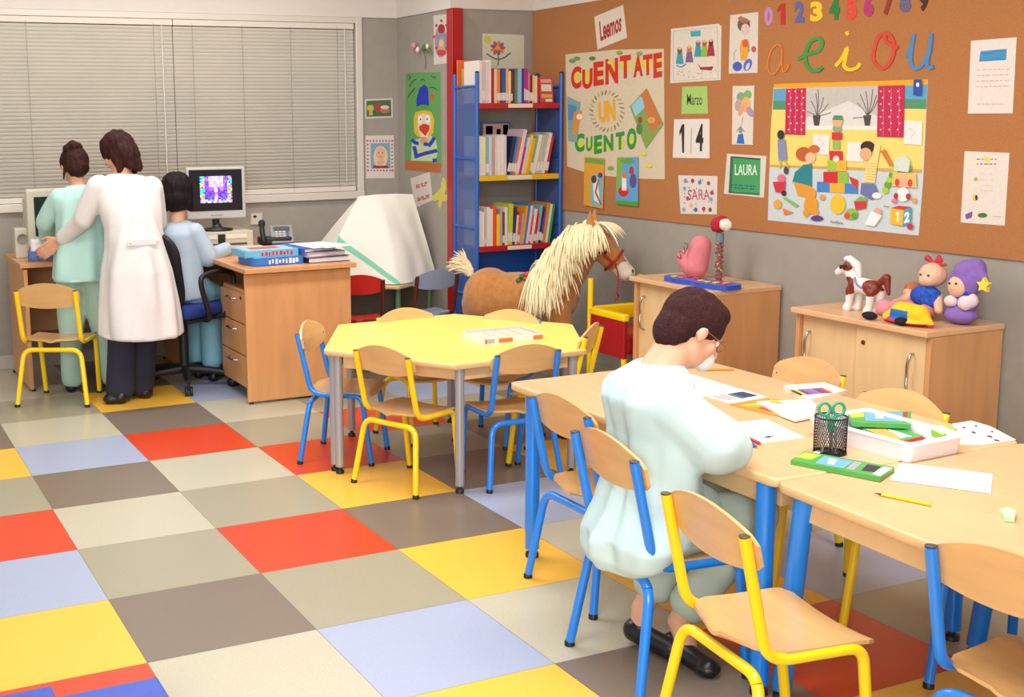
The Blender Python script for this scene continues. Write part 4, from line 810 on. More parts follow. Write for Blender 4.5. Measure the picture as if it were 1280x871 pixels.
# ================================================================ things on and around the desks
t = thing('flat_monitor', 'silver framed flat monitor showing a bright game on a black screen', 'monitor', (1.43, 1.44, .72), math.radians(-6))
g = G(); g.box((0, 0, .325), (.355, .035, .31), mat('silver_plastic', 'b9b7b4', .4), .008); g.box((0, .03, .33), (.25, .04, .2), mat('silver_plastic', 'b9b7b4', .4), .01); g.build('housing', t)
g = G(); g.box((-.003, -.0185, .342), (.318, .002, .245), mat('screen_black', '0a0610', .15)); scr = g.build('screen', t)
scr_cols = ['4a2ad0', '2a6ae8', '8a3ad8', 'e05a9a', '30b8d8', 'e8e0f0', '38c070', 'e86a3a', 'b8b0f0', '201060']
g = G(); rn = random.Random(5); nx, ny = 22, 17
for i in range(nx):
    for j in range(ny):
        u, v = (i+.5)/nx, (j+.5)/ny
        d = abs(u-.5)
        if v > .6 and d < .25: c = rn.choice(['8f8ae8', 'b0a8f0', '8f8ae8'])
        elif d < .06: c = rn.choice(['e8e0f0', 'c8c0f0', 'a060d0'])
        elif v < .12: c = rn.choice(['30c8b8', 'f0f0f0', 'e060a0', '3050e0'])
        elif d > .38: c = rn.choice(['30b8d8', '38c070', 'e86a3a', 'e8d060', '4a2ad0'])
        elif v < .5: c = rn.choice(['3a14b0', '4a2ad0', '5a1ac0', '8a3ad8', '2a6ae8'])
        else: c = rn.choice(['4a2ad0', 'e05a9a', '8a3ad8', '3050e0'])
        m = mat('screen_'+c, c, .3, emit=1.1)
        g.box((-.098+.192*u, -.0198, .268+.158*v), (.192/nx, .0006, .158/ny), m)
o = g.build('game_picture', scr)
g = G()
for k in range(5): g.lathe([(.003, 0), (.003, .003)], (-.03+k*.015, -.0175, .192), black_pl, 8, Matrix.Rotation(PI/2, 3, 'X'))
g.build('button_row', t)
g = G(); g.tube([(0, .03, .06), (0, .03, .26)], .022, black_pl, 12); g.lathe([(.095, .105), (.095, .112), (.03, .12), (.025, .14)], (0, .0, 0), black_pl, 24); g.build('stand', t)
t = thing('desktop_computer', 'beige flat computer case lying under the flat monitor', 'computer', (1.43, 1.50, .72))
g = G(); g.bb(-.19, .19, -.17, .17, .004, .100, beige_pl, .004); g.build('case', t)
g = G(); g.bb(-.165, -.035, -.174, -.1705, .058, .082, flat('e0dcd0')); g.bb(.02, .15, -.174, -.1705, .058, .082, flat('e0dcd0')); g.bb(-.03, .015, -.173, -.1705, .03, .085, black_pl); g.bb(-.165, .15, -.173, -.1705, .018, .03, flat('50504e')); g.build('drive_front', t)
t = thing('keyboard', 'cream computer keyboard in front of the flat monitor', 'keyboard', (1.42, 1.16, .72), math.radians(-8))
g = G(); g.bb(-.21, .21, -.07, .07, .002, .018, flat('d8d4c4'), .004); g.build('case', t)
g = G()
for i in range(18):
    for j in range(5): g.box((-.19+i*.022, -.05+j*.024, .0205), (.018, .019, .006), flat('e6e2d6'))
g.build('keys', t)
t = thing('telephone', 'grey desk telephone with black handset by the folders', 'telephone', (1.77, 1.36, .72), math.radians(-10))
g = G(); R = Matrix.Rotation(math.radians(52), 3, 'X'); g.box((.045, .02, .062), (.14, .13, .018), flat('8a8a8c', .5), .006, R); g.box((.0, .03, .028), (.2, .1, .045), black_pl, .01); g.build('base', t)
g = G(); g.box(R @ Vector((.0, .035, .012))+Vector((.045, .02, .062)), (.10, .028, .003), flat('4a5048'), 0, R)
for i in range(4):
    for j in range(4): g.box(R @ Vector((-.035+i*.023, -.04+j*.017, .012))+Vector((.045, .02, .062)), (.014, .009, .005), flat('c6c6c6' if i < 3 else '3a5a9a'), 0, R)
g.build('keypad', t)
g = G(); g.tube(bez([(-.075, -.035, .03), (-.082, -.03, .075), (-.078, .01, .115), (-.072, .05, .135)], 5), [.021]*3+[.016]*9+[.021]*4, black_pl, 12); g.build('handset', t)
a = Art('y', YB); a.paper([(313, 266.5), (327, 266), (327, 280), (313, 280.5)], 'cdc8bc', .012); a.circ(318, 270.5, 2.4, 1.6, '2c2a2a'); tag(a.g.build('wall_socket'), 'pale wall socket between the monitor and the telephone', 'socket')
# board game boxes
def gamebox(x, y, z, w, d, h, rz, col, band, label, txt, tc='c8302c'):
    t = thing('board_game', label, 'game', (x, y, z), math.radians(rz), 'board game boxes on the desk')
    g = G(); g.bb(-w/2, w/2, -d/2, d/2, .0, h, flat(col, .35), .002); g.build('box', t)
    g = G(); g.bb(-w*.46, w*.46, -d/2-.001, -d/2-.0004, h*.12, h*.9, flat(band)); rn = random.Random(int(x*1000))
    for k in range(9): g.bb(-w*.2+k*w*.068, -w*.2+k*w*.068+w*rn.uniform(.03, .055), -d/2-.0018, -d/2-.0011, h*rn.uniform(.15, .3), h*rn.uniform(.65, .85), flat(tc))
    g.build('side_print', t)
    g = G(); g.bb(-w*.44, w*.44, -d*.42, d*.42, h, h+.0006, flat('9fc4d0')); g.bb(-w*.3, w*.25, -d*.2, d*.25, h+.0006, h+.0012, flat('c8564a')); g.build('lid_print', t)
gamebox(1.425, .465, .7205, .285, .21, .042, 4, '2a6cc0', '2f78cc', 'blue board game box, lower one of the pair on the end of the desk', 'JUEGOS', 'e8e0e8')
gamebox(1.405, .50, .7632, .30, .22, .036, 1, '5fb0d0', '6fb4cc', 'light blue board game box with red print, lying on the other one', 'REUNIDOS')
for (x, y, z, w, d, h, rz, col, lab) in ((1.70, .50, .7205, .25, .30, .030, 6, '2a2430', 'black ring binder, bottom of the pile on the desk corner'), (1.685, .51, .7515, .24, .30, .024, 10, 'b8b4c8', 'grey lilac folder in the middle of the pile on the desk'), (1.64, .53, .7765, .22, .30, .022, 16, '2858b8', 'blue ring binder near the top of the pile on the desk')):
    t = thing('folder', lab, 'folder', (x, y, z), math.radians(rz), 'folders piled on the desk')
    g = G(); c = flat(col, .4); g.bb(-w/2, w/2, -d/2, d/2, 0, .002, c); g.bb(-w/2, w/2, -d/2, d/2, h-.002, h, c); g.bb(-w/2, -w/2+.002, -d/2, d/2, .002, h-.002, c); g.build('cover', t)
    g = G(); g.bb(-w/2+.006, w/2-.008, -d/2+.006, d/2-.006, .003, h-.004, flat('d6d0d4')); g.build('sheets', t)
for k, (dx, dy, rz) in enumerate(((.03, 0, 6), (.055, -.02, 20))):
    t = G(); t.bb(-.105, .105, -.148, .148, 0, .0012, flat('e4e2e8')); o = t.build('paper_sheet', None, False, (1.68+dx, .50+dy, .7995+k*.0016), (0, 0, math.radians(rz))); tag(o, ('white sheet of paper lying directly on the blue binder', 'top white sheet on the pile of folders, turned most to the right')[k], 'paper', 'sheets on the folder pile')
# left desk: old monitor, tissue box, speaker
t = thing('crt_monitor', 'old beige box monitor in front of the girl in mint green', 'monitor', (.50, 1.46, .715), math.radians(6))
g = G(); g.box((0, 0, .225), (.36, .05, .33), beige_pl, .014); g.box((0, .14, .22), (.28, .24, .26), beige_pl, .03); g.lathe([(.11, 0), (.11, .015), (.07, .05)], (0, .08, 0), beige_pl, 20); g.build('housing', t)
g = G(); g.box((0, -.026, .235), (.28, .004, .22), mat('dark_screen', '23302c', .15), .0015); g.build('screen', t)
t = thing('tissue_box', 'blue tissue box with a white tissue sticking out on the back desk', 'box', (.372, 1.30, .715), math.radians(-8))
g = G(); g.bb(-.075, .095, -.05, .05, 0, .055, mat('blue_print_card', '4a5f9c', .5, noise_amt=.5, nscale=30), .003); g.build('carton', t)
blob('tissue', [('c', (-.03, 0, .055), (-.045, 0, .11), .028, .012), ('c', (.01, 0, .055), (-.02, 0, .10), .035, .02), ('c', (.03, 0, .055), (.05, 0, .075), .02, .012)], mat('tissue_white', 'e8e6e4', .8), .005, t, 2, .008, 22).location = (0, 0, 0)
t = thing('loudspeaker', 'small beige computer speaker at the left end of the back desk', 'speaker', (.295, 1.50, .715))
g = G(); g.bb(-.04, .04, -.04, .05, 0, .17, beige_pl, .006); g.build('cabinet', t)
g = G(); g.lathe([(0, .001), (.028, .001), (.03, .004), (.028, 0)], (0, -.041, .11), flat('8a857a'), 16, Matrix.Rotation(PI/2, 3, 'X')); g.build('grille', t)
# white cloth over a computer on the low table
cloth_m = mat('white_cloth', 'e8e4d8', .85, noise_amt=.02, nscale=5); cg = mat('green_stripe', '7cc8a8', .8)
def clothpt(u, v):
    # u along left->right, v from top ridge to hem; ridge over the covered machine
    return None
top = [(2.385, 1.50, .985), (2.50, 1.47, .996), (2.63, 1.46, .996), (2.755, 1.47, .988)]
hem = [(2.06, 1.45, .468), (2.27, 1.25, .467), (2.445, 1.055, .466), (2.60, 1.135, .466), (2.74, 1.235, .466), (2.845, 1.312, .468)]
g = G(); NU, NV = 44, 20
def lerp_list(L, t): k = t*(len(L)-1); i = min(int(k), len(L)-2); f = k-i; return Vector(L[i]).lerp(Vector(L[i+1]), f)
rowsV = []
IA, IB = 10, 14                  # the columns between which the woven stripe runs
def uwarp(i, v):
    c = (v-.40)/.6*.42; w_ = .026
    if i <= IA: return (c-w_ if c > w_ else 0)*i/IA
    e1 = max(0, c+w_)
    if i <= IB: return max(0, c-w_)+(e1-max(0, c-w_))*(i-IA)/(IB-IA)
    return e1+(1-e1)*(i-IB)/(NU-IB)
for i in range(NU+1):
    for j in range(NV+1):
        v = j/NV; u = uwarp(i, v); a = lerp_list(top, u); b = lerp_list(hem, u)
        bulge = math.sin(v*PI)*.03*(1-u*.4)
        if u < .3: # left shoulder slopes out over the keyboard part
            k = (.3-u)/.3; w = v**(1-.25*k)
        else: w = v
        p = a.lerp(b, w); p += Vector((-.3, -1, 0)).normalized()*bulge
        fold = math.sin(u*24+math.sin(v*2)*1.5)*.010*v**1.3+noise.noise(Vector((u*6, v*4, 2)))*.016*math.sin(v*PI*.9)
        p += Vector((-.3, -1, 0)).normalized()*fold
        if j == NV: p.z = .4665
        rowsV.append(p)
# back side of the cloth
k = NV+1
def stripe(i, j): return IA <= i < IB
t = thing('dust_cloth', 'white cloth with a pale green stripe draped over a computer by the pillar', 'cloth', (2.62, 1.45, .463))
me_f = [[i*k+j, i*k+j+1, (i+1)*k+j+1, (i+1)*k+j] for i in range(NU) for j in range(NV)]
g.add(rowsV, [f for f in me_f if not stripe(f[0]//k, f[0] % k)], cloth_m, True); g.add(rowsV, [f for f in me_f if stripe(f[0]//k, f[0] % k)], cg, True)
bk = []
for i in range(NU+1):
    u = uwarp(i, 0); a = lerp_list(top, u); c = lerp_list([(2.07, 1.80, .468), (2.5, 1.86, .468), (2.84, 1.86, .468)], u)
    for j in range(7): v = j/6; bk.append(a.lerp(c, v)+Vector((0, .03*math.sin(v*PI), 0)))
g.add(bk, [[i*7+j, (i+1)*7+j, (i+1)*7+j+1, i*7+j+1] for i in range(NU) for j in range(6)], cloth_m, True)
for side in (0, NU):
    A_ = [rowsV[side*k+j] for j in range(k)]; B_ = [bk[side*7+round(j*6/NV)] for j in range(k)]
    g.add(A_+B_, [[j, j+1, k+j+1, k+j] for j in range(NV)], cloth_m, True)
part(g, 'cloth_sheet', t)

# office chair under the dark-haired child
t = thing('office_chair', 'black swivel office chair with a blue seat, used by the dark-haired child', 'chair', (1.06, .93, 0), math.radians(-58))
blue_fab = mat('blue_upholstery', '17307c', .85, bump=.1)
g = G(); g.box((0, .02, .445), (.42, .42, .07), blue_fab, .03, None, 4); g.build('seat', t)
g = G(); g.box((0, .02, .40), (.40, .38, .02), black_pl, .008); g.tube([(0, 0, .39), (0, 0, .10)], .026, black_pl, 14); g.box((0, -.02, .375), (.16, .22, .03), black_pl, .008); sp = g.build('column', t)
g = G(); R = Matrix.Rotation(math.radians(8), 3, 'X')
prof = rrect(-.2, .2, -.22, .24, .13, 8)
def bfn(u, v, d): return R @ Vector((u, -.245+d+.10*u*u/.2, 0)) + R @ Vector((0, 0, .69+v))+Vector((0, .09, 0))
g.prism(prof, bfn, 0, .028, black_pl, black_pl); bk_ = g.build('backrest', t)
g = G(); g.prism(rrect(-.18, .18, -.20, .22, .12, 8), bfn, .0285, .055, blue_fab, blue_fab); g.build('back_cushion', bk_)
g = G(); g.tube(bez([(0, -.12, .385), (0, -.27, .40), (0, -.285, .52), (0, -.25, .66)], 5), .018, black_pl, 8, True, 2); g.build('back_support', t)
for sx in (-1, 1):
    g = G(); g.tube(bez([(sx*.17, .06, .40), (sx*.26, .08, .43), (sx*.27, .13, .60), (sx*.265, .08, .655), (sx*.265, -.10, .655), (sx*.265, -.13, .60), (sx*.25, -.06, .42), (sx*.17, -.04, .40)], 6), .015, black_pl, 10); g.build('armrest', t)
for k in range(5):
    an = 2*PI*k/5+.5; c, s_ = math.cos(an), math.sin(an)
    g = G(); g.tube([(0, 0, .10), (c*.15, s_*.15, .092), (c*.27, s_*.27, .075)], [.026, .02, .015], black_pl, 10); l = g.build('base_arm', t)
    g = G()
    for dd in (-.013, .013): g.lathe([(0, -.008), (.026, -.008), (.027, 0), (.026, .008), (0, .008)], (c*.27-s_*dd, s_*.27+c*dd, .027), black_pl, 16, Matrix.Rotation(an, 3, 'Z') @ Matrix.Rotation(PI/2, 3, 'X'))
    g.tube([(c*.27, s_*.27, .03), (c*.27, s_*.27, .075)], .008, black_pl, 8); g.build('caster', l)

# ================================================================ people
skin = mat('skin', 'd29a7c', .5, sss=.08, noise_amt=.04, nscale=30); skin2 = mat('skin_light', 'dba486', .5, sss=.08, noise_amt=.04, nscale=30)
mint = mat('mint_gown', 'b4dcd2', .85, noise_amt=.05, nscale=6); mint2 = mat('mint_trousers', 'a6c8ba', .85, noise_amt=.05, nscale=6); pale = mat('pale_aqua_gown', 'c0dadd', .85, noise_amt=.03, nscale=6)
aqua_trs = mat('pale_green_trousers', 'b6c8be', .85, noise_amt=.05, nscale=8); lightblue = mat('light_blue_pyjama', 'aebfce', .85, noise_amt=.05, nscale=8)
whitecoat = mat('white_coat', 'dedad8', .8, noise_amt=.02, nscale=6); navy = mat('navy_trousers', '23263a', .85, noise_amt=.1, nscale=20); black_shoe = mat('black_leather', '17141a', .35, noise_amt=.1)
hair_dk = mat('dark_brown_hair', '2b1614', .5, noise_amt=.35, nscale=60, stretch=(1, 1, .12), bump=.5, bscale=160); hair_bk = mat('black_hair', '160a0d', .6, noise_amt=.3, spec=.2, nscale=60, stretch=(1, 1, .12), bump=.5, bscale=160)
hair_br = mat('short_brown_hair', '3a1d1e', .8, noise_amt=.35, spec=.2, nscale=120, bump=.7, bscale=260); hair_rd = mat('reddish_brown_hair', '32130d', .6, noise_amt=.45, spec=.2, nscale=60, stretch=(1, 1, .12), bump=.5, bscale=160)
def V3(*a): return Vector(a)
def head_prims(c, fwd, up, H):        # skull, face, nose, ears; H = head height
    c = V3(*c); f = V3(*fwd).normalized(); u = V3(*up); u = (u-f*u.dot(f)).normalized(); s = f.cross(u)
    R = Matrix((s, f, u)).transposed(); at = lambda x, y, z: c+s*x*H+f*y*H+u*z*H
    P = [('e', at(0, -.03, .10), (H*.325, H*.40, H*.37), R), ('e', at(0, .10, -.12), (H*.27, H*.27, H*.34), R), ('e', at(0, .17, -.33), (H*.13, H*.14, H*.12), R),
         ('c', at(0, .36, .02), at(0, .44, -.12), H*.03, H*.05), ('e', at(.33, -.01, -.05), (H*.035, H*.07, H*.11), R), ('e', at(-.33, -.01, -.05), (H*.035, H*.07, H*.11), R),
         ('c', at(-.07, .34, -.235), at(.07, .34, -.235), H*.03, H*.03), ('e', at(.18, .22, -.12), (H*.10, H*.10, H*.11), R), ('e', at(-.18, .22, -.12), (H*.10, H*.10, H*.11), R)]
    return P, at, R
def face(par, at, R, H, eyec='2a1c18'):
    loc = Vector(par.location)
    for sx in (-1, 1):
        g = G(); g.ell(at(sx*.125, .315, .0), H*.045, flat('e8e0da', .3), R, 10, 8); g.ell(at(sx*.125, .345, .0), H*.024, flat(eyec, .2), R, 8, 6); part(g, 'eye', par)
    g = G(); g.tube([at(-.075, .362, -.235), at(0, .375, -.232), at(.075, .362, -.235)], H*.014, flat('a85a52'), 8); part(g, 'lips', par)
def shoe(par, heel, toe, H=.07, w=.038, name='shoe', m=None):
    h, t_ = V3(*heel), V3(*toe); d = (t_-h); L = d.length; d.normalize(); m = m or black_shoe
    P = [('e', h+d*L*.2+V3(0, 0, w*.8), (w*.95, w*.95, w*.95)), ('c', h+d*L*.2+V3(0, 0, w*.75), t_-d*w*.9+V3(0, 0, w*.62), w*.9, w*.78, 1), ('e', t_-d*w+V3(0, 0, w*.62), (w, w, w*.62)), ('c', h+d*w*.9+V3(0, 0, .014), t_-d*w*.9+V3(0, 0, .014), .014, .014)]
    o = blob(name, P, m, .006, par, 3)
    for v in o.data.vertices:
        pass
    return o

# --- the boy at the table
boy = thing('person', 'short haired boy in a pale aqua gown, sitting writing at the big table', 'person', (1.2, -3.13, 0))
H = .205; hc = (1.318, -3.145, .918); fw = (.80, -.22, -.56)
hp, at, R = head_prims(hc, fw, (.5, 0, .85), H)
body = hp+[('c', (1.205, -3.13, .79), (1.27, -3.135, .87), .054, .054), ('c', (1.205, -3.16, .44), (1.205, -3.10, .60), .075, .07), ('c', (1.205, -3.10, .60), (1.205, -3.16, .72), .07, .07),
    ('c', (1.185, -3.25, .745), (1.185, -3.01, .745), .045, .045), ('c', (1.185, -3.26, .74), (1.295, -3.325, .632), .036, .030), ('c', (1.295, -3.325, .632), (1.405, -3.175, .622), .028, .021),
    ('c', (1.185, -3.0, .74), (1.315, -2.93, .632), .036, .030), ('c', (1.315, -2.93, .632), (1.45, -3.03, .625), .028, .021),
    ('c', (1.19, -3.19, .425), (1.19, -3.07, .425), .065, .065), ('c', (1.19, -3.205, .405), (1.475, -3.235, .425), .068, .05), ('c', (1.475, -3.235, .425), (1.335, -3.10, .095), .048, .030), ('c', (1.19, -3.055, .405), (1.475, -3.04, .425), .068, .05), ('c', (1.475, -3.04, .425), (1.30, -2.985, .10), .048, .030),
    ('c', (1.335, -3.10, .095), (1.335, -3.14, .045), .030, .028), ('c', (1.30, -2.985, .10), (1.285, -3.0, .05), .031, .030)]
body += hand((1.407, -3.172, .622), (.5, .85, -.06), (0, 0, 1), .125, -1, .8, .006)+hand((1.455, -3.035, .628), (.95, -.3, -.05), (0, 0, 1), .125, 1, .5, .006)
o = blob('body', body, skin2, .005, boy, 3)
face(boy, at, R, H)
hair = [('e', at(0, -.06, .15), (H*.365, H*.435, H*.385), R), ('e', at(0, -.24, -.06), (H*.31, H*.24, H*.36), R), ('e', at(0, .12, .32), (H*.27, H*.24, H*.17), R), ('c', at(.30, .0, .12), at(.31, .04, .02), H*.05, H*.03), ('c', at(-.30, .0, .12), at(-.31, .04, .02), H*.05, H*.03)]
o = blob('hair', hair, hair_br, .005, boy, 3, .003, 60)
g = G()
for sx in (-1, 1): g.tube([at(sx*.125+math.cos(a_*PI/8)*.085, .40, math.sin(a_*PI/8)*.075) for a_ in range(17)], .0014, flat('8a5a3c'), 6); g.tube([at(sx*.21, .40, .02), at(sx*.335, .02, .02)], .0014, flat('8a5a3c'), 6)
g.tube([at(-.04, .405, .02), at(.04, .405, .02)], .0014, flat('8a5a3c'), 6); part(g, 'glasses', boy)
o = blob('face_mask', [('e', at(0, .335, -.24), (H*.17, H*.13, H*.15), R)], mat('mask_white', 'e6e4e4', .8), .004, boy, 3)
gown = [('l', [((1.222, -3.13, .838), .060, .070), ((1.205, -3.13, .800), .090, .130), ((1.195, -3.13, .75), .100, .162), ((1.210, -3.13, .66), .092, .166), ((1.212, -3.13, .56), .090, .168), ((1.200, -3.13, .46), .108, .172), ((1.165, -3.13, .38), .115, .175), ((1.130, -3.12, .325), .075, .155), ((1.118, -3.10, .292), .045, .11)]),
    ('c', (1.19, -3.24, .742), (1.275, -3.31, .655), .066, .080), ('c', (1.275, -3.31, .655), (1.30, -3.325, .645), .078, .060), ('c', (1.30, -3.32, .645), (1.395, -3.19, .632), .056, .036),
    ('c', (1.19, -3.02, .742), (1.29, -2.95, .665), .06, .07), ('c', (1.29, -2.95, .665), (1.42, -3.01, .635), .062, .034),
    ('e', (1.26, -3.13, .45), (.14, .17, .075))]
o = blob('gown', gown, pale, .008, boy, 7, .008, 8, fold=(1.19, -3.13, .80, .35, .030, 2.6))
trs = [('c', (1.20, -3.205, .405), (1.475, -3.235, .428), .078, .066), ('c', (1.475, -3.235, .428), (1.36, -3.125, .16), .064, .056), ('c', (1.20, -3.055, .405), (1.475, -3.04, .428), .078, .066), ('c', (1.475, -3.04, .428), (1.335, -2.995, .17), .064, .056), ('c', (1.20, -3.19, .42), (1.20, -3.07, .42), .075, .075)]
o = blob('trousers', trs, aqua_trs, .008, boy, 5, .012, 14)
shoe(boy, (1.262, -2.945, .014), (1.315, -3.165, .0), w=.036); shoe(boy, (1.325, -3.045, 0), (1.325, -3.275, 0), w=.036)

# --- the woman in the white coat
wm = thing('person', 'woman in a long white coat and navy trousers, touching the girl in mint', 'person', (.72, .68, 0))
H = .215; hc = (.735, .90, 1.31); fw = (-.62, .68, -.42)
hp, at, R = head_prims(hc, fw, (-.2, .3, .9), H)
body = hp+[('c', (.745, .83, 1.14), (.742, .87, 1.24), .052, .05), ('c', (.757, .69, .78), (.752, .77, 1.0), .09, .085), ('c', (.752, .77, 1.0), (.745, .83, 1.11), .085, .068), ('c', (.60, .80, 1.14), (.89, .83, 1.12), .048, .048),
    ('c', (.60, .80, 1.14), (.515, .86, .96), .042, .036), ('c', (.515, .86, .96), (.425, .985, .85), .034, .024), ('c', (.89, .83, 1.12), (.93, .90, .92), .042, .036), ('c', (.93, .90, .92), (.84, 1.04, .88), .033, .024),
    ('c', (.70, .68, .76), (.82, .68, .76), .09, .09), ('c', (.70, .68, .74), (.665, .68, .42), .07, .055), ('c', (.66, .68, .42), (.645, .70, .08), .052, .034), ('c', (.82, .67, .74), (.79, .72, .42), .082, .055), ('c', (.79, .72, .42), (.77, .76, .08), .052, .034), ('c', (.645, .70, .08), (.63, .69, .04), .034, .03), ('c', (.77, .76, .08), (.755, .75, .04), .034, .03)]
body += hand((.425, .985, .85), (-.75, .35, -.55), (-.3, -.9, .1), .16, 1, .25, .0085)+hand((.84, 1.04, .88), (-.8, .55, -.1), (0, 0, 1), .16, -1, .4, .0085)
blob('body', body, skin, .006, wm, 3); face(wm, at, R, H)
hair = [('e', at(0, -.04, .14), (H*.40, H*.46, H*.42), R), ('e', at(0, -.22, -.12), (H*.38, H*.30, H*.40), R), ('c', at(.25, -.1, -.1), at(.29, -.08, -.52), H*.17, H*.09), ('c', at(-.25, -.1, -.1), at(-.28, -.05, -.50), H*.17, H*.09), ('c', at(0, -.32, -.15), at(.08, -.36, -.56), H*.2, H*.12), ('c', at(.0, -.3, -.2), at(-.12, -.32, -.5), H*.2, H*.1)]
blob('hair', hair, hair_rd, .006, wm, 4, .008, 34, amp2=.003)
coat = [('l', [((.745, .84, 1.20), .075, .06), ((.748, .82, 1.165), .150, .085), ((.75, .805, 1.13), .182, .105), ((.755, .77, 1.03), .168, .128), ((.762, .73, .92), .150, .132), ((.767, .70, .82), .158, .145), ((.768, .68, .70), .182, .165), ((.768, .67, .55), .198, .182), ((.768, .665, .42), .208, .192), ((.768, .66, .355), .212, .196)]),
    ('c', (.605, .80, 1.135), (.525, .85, .97), .066, .060), ('c', (.525, .85, .97), (.440, .965, .865), .056, .044), ('c', (.885, .83, 1.12), (.93, .90, .93), .064, .056), ('c', (.93, .90, .93), (.86, 1.02, .885), .054, .042)]
o = blob('lab_coat', coat, whitecoat, .009, wm, 6, .007, 7, fold=(.767, .68, 1.1, .4, .048, 2.3))
g = G(); g.box((.77, .553, .86), (.17, .006, .032), whitecoat, .002, Matrix.Rotation(-.1, 3, 'X')); g.ell((.70, .548, .86), (.008, .004, .008), flat('d8d4d0'), None, 8, 6); g.ell((.84, .548, .86), (.008, .004, .008), flat('d8d4d0'), None, 8, 6); part(g, 'half_belt', wm)
trs = [('c', (.71, .67, .66), (.665, .68, .42), .08, .075), ('c', (.665, .68, .42), (.645, .70, .075), .075, .072), ('c', (.80, .67, .66), (.79, .72, .42), .095, .075), ('c', (.79, .72, .42), (.77, .76, .075), .075, .072)]
blob('trousers', trs, navy, .008, wm, 5, .01, 12)
shoe(wm, (.66, .66, .0), (.55, .70, .0), w=.042); shoe(wm, (.80, .70, .0), (.735, .86, .0), w=.042)

# --- the girl in mint green
gl = thing('person', 'girl in mint green clothes with her hair tied up, standing at the back desk', 'person', (.50, 1.10, 0))
H = .205; hc = (.545, 1.13, 1.238); fw = (-.15, .9, -.35)
hp, at, R = head_prims(hc, fw, (0, .35, .9), H)
body = hp+[('c', (.55, 1.07, 1.10), (.547, 1.10, 1.17), .043, .042), ('c', (.535, 1.02, .74), (.545, 1.04, .95), .105, .095), ('c', (.545, 1.04, .95), (.55, 1.06, 1.06), .095, .08), ('c', (.44, 1.07, 1.075), (.655, 1.05, 1.075), .04, .04),
    ('c', (.44, 1.07, 1.075), (.375, 1.17, .93), .036, .031), ('c', (.375, 1.17, .93), (.42, 1.33, .80), .029, .022), ('c', (.655, 1.05, 1.075), (.70, 1.15, .92), .036, .031), ('c', (.70, 1.15, .92), (.64, 1.30, .80), .029, .022),
    ('c', (.49, 1.03, .70), (.60, 1.03, .70), .09, .09), ('c', (.48, 1.04, .68), (.475, 1.075, .38), .07, .048), ('c', (.475, 1.075, .38), (.465, 1.08, .08), .046, .03), ('c', (.60, 1.02, .68), (.63, 1.0, .38), .07, .048), ('c', (.63, 1.0, .38), (.66, .99, .08), .046, .03), ('c', (.465, 1.08, .08), (.46, 1.09, .04), .03, .028), ('c', (.66, .99, .08), (.66, 1.0, .04), .03, .028)]
body += hand((.42, 1.33, .80), (.3, .85, -.35), (0, .4, .9), .135, 1, .5, .007)+hand((.64, 1.30, .80), (-.3, .85, -.35), (0, .4, .9), .135, -1, .5, .007)
blob('body', body, skin, .006, gl, 3); face(gl, at, R, H)
hair = [('e', at(0, -.05, .12), (H*.375, H*.44, H*.39), R), ('e', at(0, -.2, -.08), (H*.30, H*.27, H*.32), R), ('e', at(-.06, -.28, .42), (H*.22, H*.2, H*.17), R), ('e', at(-.25, -.25, .38), (H*.09, H*.09, H*.1), R), ('c', at(-.28, -.1, .0), at(-.34, -.02, -.38), H*.06, H*.025), ('c', at(-.1, -.35, .45), at(-.38, -.3, .3), H*.09, H*.03)]
blob('hair', hair, hair_rd, .005, gl, 4, .007, 38, amp2=.003)
g = G(); c_ = at(-.02, -.32, .36); g.tube([c_+Vector((math.cos(a_*PI/6)*.032, math.sin(a_*PI/6)*.010, math.sin(a_*PI/6)*.026)) for a_ in range(13)], .006, flat('c8404c'), 8); part(g, 'hair_tie', gl)
gown = [('l', [((.55, 1.07, 1.135), .06, .055), ((.55, 1.065, 1.11), .115, .075), ((.548, 1.06, 1.07), .142, .092), ((.545, 1.045, .97), .130, .110), ((.54, 1.03, .85), .135, .118), ((.535, 1.02, .74), .150, .130), ((.532, 1.015, .625), .158, .138)]),
    ('c', (.445, 1.07, 1.07), (.38, 1.165, .935), .056, .054), ('c', (.38, 1.165, .935), (.41, 1.29, .835), .052, .042), ('c', (.65, 1.05, 1.07), (.70, 1.15, .925), .056, .054), ('c', (.70, 1.15, .925), (.655, 1.27, .83), .052, .042)]
blob('gown', gown, mint, .008, gl, 6, .008, 9, fold=(.54, 1.04, 1.1, .6, .030, 2.4))
trs = [('c', (.48, 1.04, .68), (.475, 1.07, .38), .09, .074), ('c', (.475, 1.07, .38), (.465, 1.08, .075), .072, .056), ('c', (.60, 1.02, .68), (.63, 1.0, .38), .09, .074), ('c', (.63, 1.0, .38), (.66, .99, .075), .072, .056)]
blob('trousers', trs, mint2, .008, gl, 5, .011, 12)
shoe(gl, (.45, 1.04, 0), (.47, 1.20, 0), w=.034); shoe(gl, (.655, .95, 0), (.665, 1.11, 0), w=.034)

